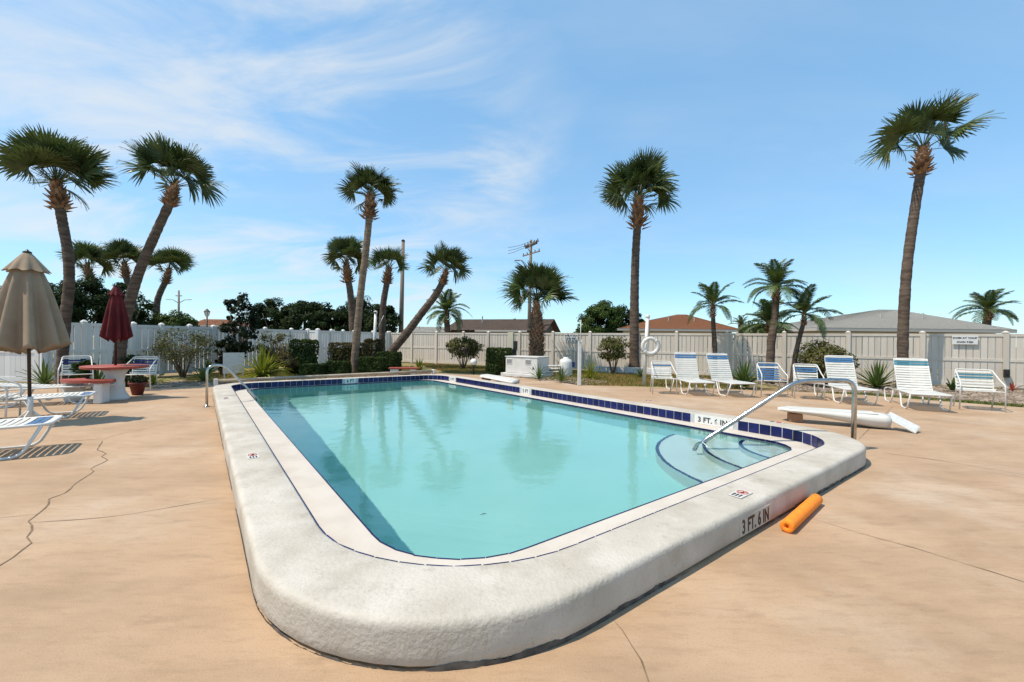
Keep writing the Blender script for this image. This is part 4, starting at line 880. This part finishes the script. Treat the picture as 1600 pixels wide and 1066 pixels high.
bmesh.ops.recalc_face_normals(bm, faces=bm.faces); obj('bench_seat', bm, M_red, bn)
for s in (-1, 1):
    bm = bmesh.new(); g = add_box(bm, (0, 0, .213), (.14, .30, .425), bevel=.02); o = obj('leg', bm, M_conc, bn); a = R(-90 + 24*s); o.location = (math.cos(a)*.80, math.sin(a)*.80 + .80, 0); o.rotation_euler = (0, 0, a + R(90))
pt = G(215, 617)
pot = empty('flower_pot', pt, 0, 'small red brown flower pot with a low dark plant', 'flower pot')
bm = bmesh.new(); lathe(bm, [(.10, 0), (.155, .24), (.175, .245), (.18, .30), (.155, .30), (.14, .25), (.02, .25)], 24); obj('pot', bm, M_terra, pot, True)
p_, n__ = foliage_pts((0, 0, .36), (.17, .17, .12), 14, 22, .07, 8); link('plant', leaf_mesh('plant', p_, n__, .07, M_mag), None, pot)
rb = G(631, 585)
rbn = empty('garden_bench', rb, R(8), 'low red plank bench on two white blocks by clipped hedge', 'bench')
bm = bmesh.new(); add_box(bm, (0, 0, .245), (1.15, .30, .06), bevel=.008); obj('bench_seat', bm, M_red, rbn)
for s in (-1, 1): bm = bmesh.new(); add_box(bm, (s*.36, 0, .105), (.32 if s < 0 else .2, .24, .21), bevel=.012); obj('leg', bm, M_conc, rbn)
# ------------------------------------------------------------------ orange foam noodle
na, nb = G(1229, 833), G(1276, 788); nd = nb - na; ln = nd.length; nd.normalize()
nod = empty('pool_noodle', na, 0, 'short orange foam pool noodle lying against the rim', 'pool noodle'); bm = bmesh.new(); n_ = 28; ro, ri = .046, .012; zc = Vector((0, 0, ro)); side = Vector((-nd.y, nd.x, 0)); up = Vector((0, 0, 1))
prof = [(ri, .05, 0), (ri, 0, 0), (ro - .006, 0, 0), (ro, .006, 0)] + [(ro*(1 + rnd.uniform(-.012, .012)), ln*(i + 1)/13, 0) for i in range(12)] + [(ro, ln - .006, 0), (ro - .006, ln, 0), (ri, ln, 0), (ri, ln - .05, 0)]
rings = [[bm.verts.new(zc + nd*y + (side*math.cos(2*math.pi*k_/n_) + up*math.sin(2*math.pi*k_/n_))*r__) for k_ in range(n_)] for r__, y, _ in prof]
for A, B in zip(rings, rings[1:]):
    for k_ in range(n_): bm.faces.new((A[k_], A[(k_ + 1) % n_], B[(k_ + 1) % n_], B[k_]))
bmesh.ops.recalc_face_normals(bm, faces=bm.faces); obj('foam_body', bm, M_noodle, nod, True)
bm = bmesh.new(); add_tube(bm, [zc + nd*.028, zc + nd*(ln - .028)], ri*.99, 16); obj('core_hole', bm, M_noodle_in, nod)
# ------------------------------------------------------------------ white boards on the deck
def board(loc, rz, label, L, w, h, ramp=True, zt=.24):
    """long moulded fibreglass board, rounded nose at -x, deep tail at +x, a tread leaning off its tail"""
    t = empty('fibreglass_board', loc, rz, label, 'board'); bm = bmesh.new(); secs = []; N = 18
    for i in range(N + 1):
        s = i/N; x = L*(s - .5); hw_ = w/2*(min(1, (s/.10)**.5) if s < .10 else 1)*(1 - .10*max(0, s - .75)/.25); tk = h*(.30 + .70*min(1, max(0, (s - .1)/.75))**1.2)*(1 if s > .04 else .8); zt_ = zt + .01*math.sin(s*3)
        ring = []
        for k_ in range(16):
            a = 2*math.pi*k_/16; ca, sa = math.cos(a), math.sin(a); px_ = abs(ca)**.55*math.copysign(1, ca)*hw_*(1 if sa > 0 else (.78 if k_ not in (8, 0) else 1)); pz = zt_ - tk/2 + abs(sa)**.5*math.copysign(1, sa)*tk/2; ring.append(bm.verts.new((x, px_, pz)))
        secs.append(ring)
    for A, B in zip(secs, secs[1:]):
        for k_ in range(16): bm.faces.new((A[k_], A[(k_ + 1) % 16], B[(k_ + 1) % 16], B[k_]))
    bm.faces.new(secs[0][::-1]); bm.faces.new(secs[-1]); bmesh.ops.recalc_face_normals(bm, faces=bm.faces); obj('shell', bm, M_fibre, t, True)
    bm = bmesh.new(); add_box(bm, (0, 0, zt + .006), (L*.80, w*.70, .010), bevel=.003); obj('top_tread', bm, M_fibre, t)
    bm = bmesh.new(); zb = zt - h*.36; add_box(bm, (-L*.33, 0, zb/2), (.20, w*.55, zb), bevel=.01); obj('support_block', bm, M_block, t)
    zb2 = zt - h*1.02
    if zb2 > .01: bm = bmesh.new(); add_box(bm, (L*.40, 0, zb2/2), (.16, w*.55, zb2), bevel=.01); obj('support_block', bm, M_block, t)
    if ramp:
        p0, p1 = Vector((L*.5 - .02, -.04, zt - .02)), Vector((L*.5 + .30, -.22, .03)); d = p1 - p0; bm = bmesh.new(); mm = basis(d, Vector((.55, .95, .28)), (p0 + p1)/2 + Vector((.02, 0, .01))); add_box(bm, (0, 0, 0), (d.length, w*.58, .03), mtx=mm, bevel=.006); rp = obj('tail_tread', bm, M_fibre, t)
        bm = bmesh.new(); add_box(bm, (0, 0, .018), (d.length*.92, w*.48, .004), mtx=mm); obj('grit_pad', bm, M_grit, rp)
    return t
ba, bz = G(1232, 661), G(1372, 672); d = bz - ba
board((ba + bz)/2 + Vector((.12, .20, 0)), math.atan2(d.y, d.x), 'long white fibreglass board on a brown block behind the steps', 1.55, .46, .235)
ba, bz = G(748, 597), G(804, 601); d = bz - ba
w2 = board((ba + bz)/2 + Vector((.05, .28, 0)), math.atan2(d.y, d.x) + .05, 'white fibreglass wedge lying at the far pool edge', 1.35, .60, .15, False, .17)
w2.rotation_euler = (R(4), R(5), w2.rotation_euler[2])
# ------------------------------------------------------------------ far end beam, sign, poles, cabinet
ra, rb_ = G(337, 604), G(677, 586); d = rb_ - ra; L = d.length; reel = empty('cover_beam', ra, math.atan2(d.y, d.x), 'long low weathered beam between white end blocks behind the deep end', 'beam')
bm = bmesh.new(); add_tube(bm, [(.05, 0, .155), (L*.33, 0, .150), (L*.66, 0, .152), (L - .05, 0, .155)], .05, 12); obj('beam', bm, M_wood2, reel, True)
for x in (0, L): bm = bmesh.new(); add_box(bm, (x, 0, .11), (.10, .16, .22), bevel=.015); obj('end_block', bm, M_white, reel)
sg = G(365, 590); sgn = empty('rules_sign', sg, R(30), 'blank white backed sign board standing behind the deep end', 'sign')
bm = bmesh.new(); add_box(bm, (0, 0, .50), (.62, .02, .72), bevel=.004); obj('board', bm, M_white, sgn)
for s in (-1, 1): bm = bmesh.new(); add_box(bm, (s*.27, .03, .30), (.04, .035, .64)); obj('leg', bm, M_white, sgn)
bm = bmesh.new(); add_box(bm, (0, -.0, .855), (.64, .024, .02)); obj('top_trim', bm, M_signgrey, sgn)
lp_ = D(583, 562, 19.4); lp_.z = 0; lamp = empty('lamp_pole', lp_, 0, 'slim white pole with a camera head among the dark hedges', 'pole')
tp_ = D(587, 490, 19.4) - lp_; tube('pole', [(0, 0, -.03), tp_], [.075, .062], M_white, lamp, 12)
bm = bmesh.new(); lathe(bm, [(.06, 0), (.085, .03), (.085, .09), (.04, .13)], 14); o = obj('head', bm, M_white, lamp, True); o.location = tp_
bm = bmesh.new(); add_box(bm, (0, -.08, .05), (.07, .05, .06)); o = obj('lens', bm, M_dark, lamp); o.location = tp_
tube('stay', [tp_*.70 + Vector((.08, 0, 0)), tp_*.97 + Vector((.38, 0, 0))], .012, M_white, lamp)
wp = G(905, 602.5); wpo = empty('white_post', wp, 0, 'square white post with a thin rod at the deck edge', 'post'); z1 = D(905, 535, wp.y).z
bm = bmesh.new(); add_box(bm, (0, 0, z1/2), (.105, .105, z1), bevel=.012); obj('post', bm, M_white, wpo); z2 = D(905, 500, wp.y).z; tube('rod', [(.02, 0, z1), (.03, 0, z2)], .013, M_white, wpo)
bm = bmesh.new(); add_box(bm, (.02, 0, z1 + .012), (.12, .12, .024)); obj('post_cap', bm, M_white, wpo)
def swim_sign(px, py, label, size, off=.07):
    # hung on the fence plane
    lo, hi = fr(px - 30), fr(px + 30); d = (hi - lo).normalized(); n_ = Vector((d.y, -d.x, 0)); f = fr(px); z = D(px, py, f.y).z; t = empty('warning_sign', f + n_*off + Vector((0, 0, z)), math.atan2(d.y, d.x), label, 'sign')
    link('panel', boxm('panel', (size, .012, size*.47), M_wtile, .003), None, t)
    for i, s in enumerate(('SWIM AT YOUR', 'OWN RISK')):
        o = link('lettering', text_mesh('lettering', s, size*.128, M_black, bold=.003), None, t); o.rotation_euler = (R(90), 0, 0); o.location = (0, -.0085, size*(.105 if i == 0 else -.115))
swim_sign(893, 527, 'white SWIM AT YOUR OWN RISK sign on the fence by the white post', .66); swim_sign(1506, 531.5, 'white SWIM AT YOUR OWN RISK sign on the fence behind the wide armchair', .62)
rp_ = G(1006, 602); rg = empty('ring_post', rp_, 0, 'white life ring post with domed cap at the deck edge', 'post'); lean = D(1012, 497, rp_.y) - rp_
tube('post', [(0, 0, -.02), lean], .058, M_white, rg, 14); bm = bmesh.new(); lathe(bm, [(.065, 0), (.075, .03), (.06, .09), (.02, .12)], 14); o = obj('post_cap', bm, M_white, rg, True); o.location = lean
bm = bmesh.new(); add_box(bm, (.05, -.05, 0), (.03, .04, .55)); o = obj('dark_pipe', bm, M_wood, rg); o.location = lean*.83
bm = bmesh.new(); add_tube(bm, fillet([(0, -.04, 0), (0, -.16, 0), (0, -.17, .06)], .03, 3), .010, 6); o = obj('hook', bm, M_steel, rg); o.location = lean*.67
rc = D(1016, 541, rp_.y - .14); lr = empty('life_ring', rc, 0, 'white life ring hanging on its post', 'life ring'); bm = bmesh.new()
add_tube(bm, [(.245*math.cos(R(7.5*i)), 0, .245*math.sin(R(7.5*i))) for i in range(48)], .062, 12, closed=True); obj('ring', bm, M_white, lr, True)
for a in (45, 135, 225, 315):
    bm = bmesh.new(); add_tube(bm, [(.245*math.cos(R(a + s)), 0, .245*math.sin(R(a + s))) for s in (-6, 0, 6)], .065, 12); obj('band', bm, M_wtile, lr, True)
bm = bmesh.new(); add_tube(bm, [((.245 + .075 + .012*math.cos(R(20*i)))*math.cos(R(5*i)), .0, (.32 + .012*math.cos(R(20*i)))*math.sin(R(5*i))) for i in range(72)], .007, 5, closed=True); obj('rope', bm, M_tan, lr)
cb = G(816, 589); cab = empty('equipment_cabinet', cb + Vector((.1, .55, 0)), R(-33), 'white metal equipment cabinet with louvred vents on a slab', 'cabinet')
bm = bmesh.new(); add_box(bm, (.12, 0, .05), (1.75, 1.15, .14), bevel=.01); obj('slab', bm, M_conc, cab)
bm = bmesh.new(); add_box(bm, (.12, .02, .44), (1.45, .95, .62), bevel=.015); body = obj('body', bm, M_white, cab); bm = bmesh.new(); add_box(bm, (.12, .02, .765), (1.50, 1.0, .03), bevel=.006); obj('lid', bm, M_white, cab)
for x in (-.42, .44):
    v = empty('vent', (x, -.458, .58)); v.parent = cab; bpy.data.objects.remove(v)
    bm = bmesh.new(); add_box(bm, (x, -.460, .58), (.26, .012, .22)); vent = obj('vent', bm, M_wtile, cab)
    sl = boxm('louvre', (.23, .012, .012), M_grey)
    for i in range(7): link('louvre', sl, None, vent, (x, -.468, .505 + .025*i), (R(25), 0, 0))
bm = bmesh.new(); add_box(bm, (.66, -.459, .34), (.05, .01, .08)); obj('latch', bm, M_dark, cab)
dg_ = D(884, 585, 16.5); dg_.z = 0; dr_o = empty('white_drum', dg_, 0, 'rounded white plastic drum between the shrubs', 'drum'); bm = bmesh.new(); lathe(bm, [(.24, 0), (.26, .08), (.26, .55), (.22, .66), (.10, .72), (.09, .76), (.02, .76)], 24); obj('tank', bm, M_white, dr_o, True)
bm = bmesh.new(); add_box(bm, (.28, -.05, .48), (.10, .12, .20), bevel=.01); obj('valve_box', bm, M_strapn, dr_o)
pf = empty('pipe_manifold', dg_ + Vector((-.85, -.1, 0)), 0, 'white plastic pipes between cabinet and drum', 'pipes')
for i in range(3): tube('pipe', fillet([(-.2, -.1*i, .02), (-.2, -.1*i, .18 + .12*i), (.62, -.1*i + .05, .18 + .12*i), (.62, .05, .0)], .06, 4), .035, M_white, pf)
gl = D(740, 584, 17.2); gl.z = 0; glo = empty('globe_lamp', gl, 0, 'white globe garden lamp on short black post', 'lamp'); zg = D(741, 566, 17.2).z
tube('post', [(0, 0, -.02), (0, 0, zg - .12)], .035, M_dark, glo, 10); bm = bmesh.new(); bmesh.ops.create_uvsphere(bm, u_segments=24, v_segments=14, radius=.145); o = obj('globe', bm, M_globe, glo, True); o.location = (0, 0, zg)
bm = bmesh.new(); lathe(bm, [(.06, 0), (.085, .03), (.08, .05)], 14); o = obj('collar', bm, M_dark, glo); o.location = (0, 0, zg - .16)
um = D(802, 566, 19.0); um.z = 0; umo = empty('meter_post', um, R(-24), 'cream electric meter box on dark post behind the clipped hedge', 'meter box'); za, zb_ = D(800, 544, 19).z, D(800, 520, 19).z
bm = bmesh.new(); add_box(bm, (.05, 0, za/2), (.16, .12, za)); obj('post', bm, M_dark, umo); bm = bmesh.new(); add_box(bm, (-.10, -.05, (za + zb_)/2 - .02), (.28, .16, zb_ - za + .06), bevel=.012); obj('box', bm, mat('cream_metal', (.55, .50, .36), rough=.5), umo)
bm = bmesh.new(); add_box(bm, (.13, -.03, za + .12), (.12, .12, .40)); obj('conduit', bm, M_pole, umo)
# low rail and bed wall behind the straight palm
wl0, wl1 = fr(930), fr(1050); n_ = Vector((dr.y, -dr.x, 0)); wl = empty('bed_kerb', wl0 + n_*.5, math.atan2((wl1 - wl0).y, (wl1 - wl0).x), 'low pale block kerb along the fence by the life ring', 'kerb'); Lw = (wl1 - wl0).length; k_ = 9
blk = boxm('block', (Lw/k_ - .012, .20, .30), M_conc, .008)
for i in range(k_): link('block', blk, None, wl, (Lw*(i + .5)/k_, 0, .12))
# flood light on the far right of the fence
f = fr(1569); fl_ = empty('fence_outlet', f + Vector((-.05, -.12, .52)), R(-27), 'small black outlet box on the fence by the wide armchair', 'outlet box'); bm = bmesh.new(); add_box(bm, (0, 0, 0), (.13, .09, .26), bevel=.012); obj('box', bm, M_dark, fl_); bm = bmesh.new(); add_box(bm, (0, -.05, .03), (.10, .02, .12), bevel=.005); obj('cover', bm, M_pole, fl_)
# ------------------------------------------------------------------ houses beyond the fence
def house(name, label, Y, pxl, pxr, y_eave, y_ridge, rl, rr_, dep, rm, wm, yaw=0, gable=False):
    """roof seen between columns pxl..pxr; ridge from column rl to rr_"""
    L0, R0 = D(pxl, y_eave, Y), D(pxr, y_eave, Y); ze = (L0.z + R0.z)/2; zr_ = D((rl + rr_)/2, y_ridge, Y + dep/2).z; x0, x1 = L0.x, R0.x; k = (Y + dep/2)/Y
    a, b = ray(rl, 533).x*(Y + dep/2), ray(rr_, 533).x*(Y + dep/2); root = empty(name, ((x0 + x1)/2, Y, 0), 0, label, 'house'); O = Vector(((x0 + x1)/2, Y, 0))
    def V(x, y, z): return Vector((x, y, z)) - O
    bm = bmesh.new(); th = .14; e = [V(x0, Y, ze), V(x1, Y, ze), V(x1, Y + dep, ze), V(x0, Y + dep, ze)]; rg_ = [V(a, Y + dep/2, zr_), V(b, Y + dep/2, zr_)]
    v = [bm.verts.new(q) for q in e + rg_]
    for f_i in ((0, 1, 5, 4), (2, 3, 4, 5), (1, 2, 5), (3, 0, 4)): bm.faces.new([v[i] for i in f_i])
    g = bmesh.ops.solidify(bm, geom=bm.faces[:], thickness=.06); roof = obj('roof', bm, rm, root)
    bm = bmesh.new(); add_box(bm, ((x0 + x1)/2 - O.x, dep/2, ze - .10), (x1 - x0 - .02, dep - .02, .20)); obj('fascia', bm, M_fascia if not gable else M_soffit, root)
    bm = bmesh.new(); add_box(bm, ((x0 + x1)/2 - O.x, dep/2, (ze - .2)/2 - .02), (x1 - x0 - 1.2, dep - 1.2, ze - .20)); wall = obj('wall', bm, wm, root)
    for i in range(3):
        x = (x0 + (x1 - x0)*(.22 + .28*i)) - O.x; win = link('window', boxm('window', (1.3, .08, 1.1), M_fascia), None, root, (x, .58, ze*.55)); link('pane', boxm('pane', (1.14, .03, .94), M_glass), None, win, (0, -.035, 0))
    for i in range(2): bm = bmesh.new(); q = rg_[0].lerp(rg_[1], .3 + .5*i)*.5 + (e[0].lerp(e[1], .3 + .4*i))*.5; add_tube(bm, [q, q + Vector((0, 0, .35))], .05, 8); obj('vent_pipe', bm, M_fascia, roof)
    return root
house('house', 'low house with orange brown hip roof beyond the fence', 36, 966, 1160, 514, 491.5, 1058, 1072, 9, M_sho, M_wall)
house('house', 'low house with pale grey hip roof behind the tallest palm', 25, 1276, 1590, 513.5, 484, 1372, 1402, 9, M_shg, M_wall)
house('house', 'distant house with flat pale roof behind the leaning palm', 46, 622, 716, 519, 511, 640, 705, 9, M_shg, M_wall)
house('house', 'distant house with pinkish brown roof beyond the shaded fence', 52, 296, 368, 508, 499, 318, 350, 10, M_sho, M_wall)
# gabled brown house: ridge runs along, its gable end at the right
h0 = D(716, 517, 42); h1 = D(868, 517, 42); pk = D(880, 500, 42); x0, x1 = h0.x, D(862, 517, 42).x; ze, zr_ = h0.z, pk.z
gh = empty('house', ((x0 + x1)/2, 42, 0), R(-16), 'low house with dark brown gable roof behind the stout palm', 'house'); w = (x1 - x0)*.96; dep = 7.0
bm = bmesh.new(); v = [bm.verts.new(q) for q in ((-w/2 - .5, -dep/2 - .5, ze), (w/2 + .5, -dep/2 - .5, ze), (w/2 + .5, 0, zr_), (-w/2 - .5, 0, zr_), (-w/2 - .5, dep/2 + .5, ze), (w/2 + .5, dep/2 + .5, ze))]
bm.faces.new((v[0], v[1], v[2], v[3])); bm.faces.new((v[3], v[2], v[5], v[4])); bmesh.ops.solidify(bm, geom=bm.faces[:], thickness=.16); obj('roof', bm, M_shb, gh)
bm = bmesh.new(); add_box(bm, (0, 0, ze/2 - .05), (w, dep, ze - .1)); wall = obj('wall', bm, M_wallb, gh)
for s in (-1, 1):
    bm = bmesh.new(); q = [bm.verts.new((s*(w/2 - .02), y, z)) for y, z in ((-dep/2, ze - .12), (dep/2, ze - .12), (0, zr_ - .2))]; q2 = [bm.verts.new((s*(w/2 - .15), y, z)) for y, z in ((-dep/2, ze - .12), (dep/2, ze - .12), (0, zr_ - .2))]
    bm.faces.new(q); bm.faces.new(q2[::-1])
    for i in range(3): j = (i + 1) % 3; bm.faces.new((q[i], q2[i], q2[j], q[j]))
    bmesh.ops.recalc_face_normals(bm, faces=bm.faces); obj('gable_wall', bm, M_wallb, gh)
bm = bmesh.new(); add_box(bm, (.8, -dep/2 - .52, ze - .06), (w*.55, .05, .16)); obj('fascia', bm, M_fascia, gh)
bm = bmesh.new(); add_tube(bm, [(-w*.22, -1.2, (ze + zr_)/2 + .2), (-w*.22, -1.2, zr_ + .25)], .06, 8); obj('vent_pipe', bm, M_fascia, gh)
# ------------------------------------------------------------------ poles
p0 = D(826, 530, 38); p0.z = 0; t1 = D(828.5, 375, 38); up_ = empty('utility_pole', p0, 0, 'wooden utility pole with crossarms and a street light behind the stout palm', 'utility pole'); tz = t1.z
tube('pole', [(0, 0, -.1), (.12, 0, tz)], [.19, .12], M_wood, up_, 12)
def arm(z, l, rz, m=M_wood, th=.11):
    bm = bmesh.new(); add_box(bm, (0, 0, 0), (l, .10, th)); o = obj('crossarm', bm, m, up_); o.location = (.12, -.16, z); o.rotation_euler = (0, 0, rz)
    for i in range(5):
        bm = bmesh.new(); lathe(bm, [(.03, 0), (.055, .05), (.03, .09), (.05, .13), (.02, .20)], 8); q = obj('insulator', bm, M_dark, o, True); q.location = (l*(-.46 + .23*i), 0, th/2)
z_t = D(820, 380, 38).z; z_b = D(820, 397, 38).z
arm(z_t - .1, 2.5, R(-62)); arm(z_b, 2.7, R(-58), th=.09); arm(z_t - .25, 2.3, R(-66), M_dark, .16)
tube('brace', [(.12, -.16, z_t - 1.0), (-.3, .2, z_t - .2)], .03, M_dark, up_, 5)
zl_ = D(810, 408, 38).z; tube('lamp_arm', fillet([(.1, 0, zl_ - .9), (-.25, -.1, zl_ - .35), (-.75, -.2, zl_ + .05), (-1.0, -.25, zl_ + .04)], .3, 5), .035, M_grey, up_); bm = bmesh.new(); add_box(bm, (-1.12, -.26, zl_ + .01), (.50, .2, .10), bevel=.03); obj('lamp_head', bm, M_grey, up_)
for i, (sx_, ang) in enumerate(((-1, 0), (-1, 1), (-1, 2))):
    z = z_t + .12 - .3*i; tube('stub_wire', [(.1 - .3*i, -.2, z), (-1.0 - .2*i, 1.2, z - .1), (-2.0, 2.6, z + .02)], .018, M_dark, up_, 4)
p0 = D(626, 520, 36); p0.z = 0; q0 = empty('utility_pole', p0, 0, 'plain tall bare wooden pole beside the leaning palm', 'utility pole'); t1 = D(630, 378, 36) - p0; tube('pole', [(0, 0, -.1), t1], [.23, .14], M_wood, q0, 12); bm = bmesh.new(); lathe(bm, [(.15, 0), (.16, .12), (.05, .2)], 10); o = obj('pole_top', bm, M_dark, q0); o.location = t1
p0 = D(279, 520, 85); p0.z = 0; q0 = empty('utility_pole', p0, 0, 'thin far pole with two curved street light arms', 'utility pole'); t1 = D(279.5, 454, 85) - p0; tube('pole', [(0, 0, -.1), t1], [.26, .16], M_wood, q0, 10)
bm = bmesh.new(); add_box(bm, (t1.x, 0, t1.z - 1.1), (1.3, .12, .16)); obj('crossarm', bm, M_wood, q0)
for s in (-1, 1): tube('lamp_arm', [(t1.x, 0, t1.z - 2.6), (t1.x + s*1.2, 0, t1.z - 1.9), (t1.x + s*2.6, 0, t1.z - 1.85)], .07, M_grey, q0, 6)
p0 = D(323, 540, 30); p0.z = 0; q0 = empty('street_lamp', p0, 0, 'black lantern street lamp standing beyond the shaded fence', 'street lamp'); zt_ = D(323, 489, 30).z
tube('post', [(0, 0, 0), (0, 0, zt_ - .28)], .05, M_dark, q0, 10); bm = bmesh.new(); lathe(bm, [(.06, zt_ - .28), (.10, zt_ - .22), (.17, zt_ + .08)], 8); obj('lantern', bm, M_globe, q0); bm = bmesh.new(); lathe(bm, [(.20, zt_ + .08), (.20, zt_ + .10), (.08, zt_ + .22), (.02, zt_ + .30)], 8); obj('lantern_roof', bm, M_dark, q0)
for i in range(4): a = R(45 + 90*i); tube('lantern_bar', [(math.cos(a)*.10, math.sin(a)*.10, zt_ - .22), (math.cos(a)*.175, math.sin(a)*.175, zt_ + .08)], .014, M_dark, q0, 5)
# repeats share a group
for o in list(scene.objects):
    c = o.get('category')
    if c in ('palm tree',): o['group'] = 'palms around the pool'
    elif c == 'lounge chair': o['group'] = 'strap lounge chairs'
    elif c == 'chair': o['group'] = 'strap armchairs'
    elif c == 'hedge': o['group'] = 'clipped hedges'
    elif c == 'fence': o['group'] = 'slat fence runs'
    elif c == 'house': o['group'] = 'houses beyond the fence'
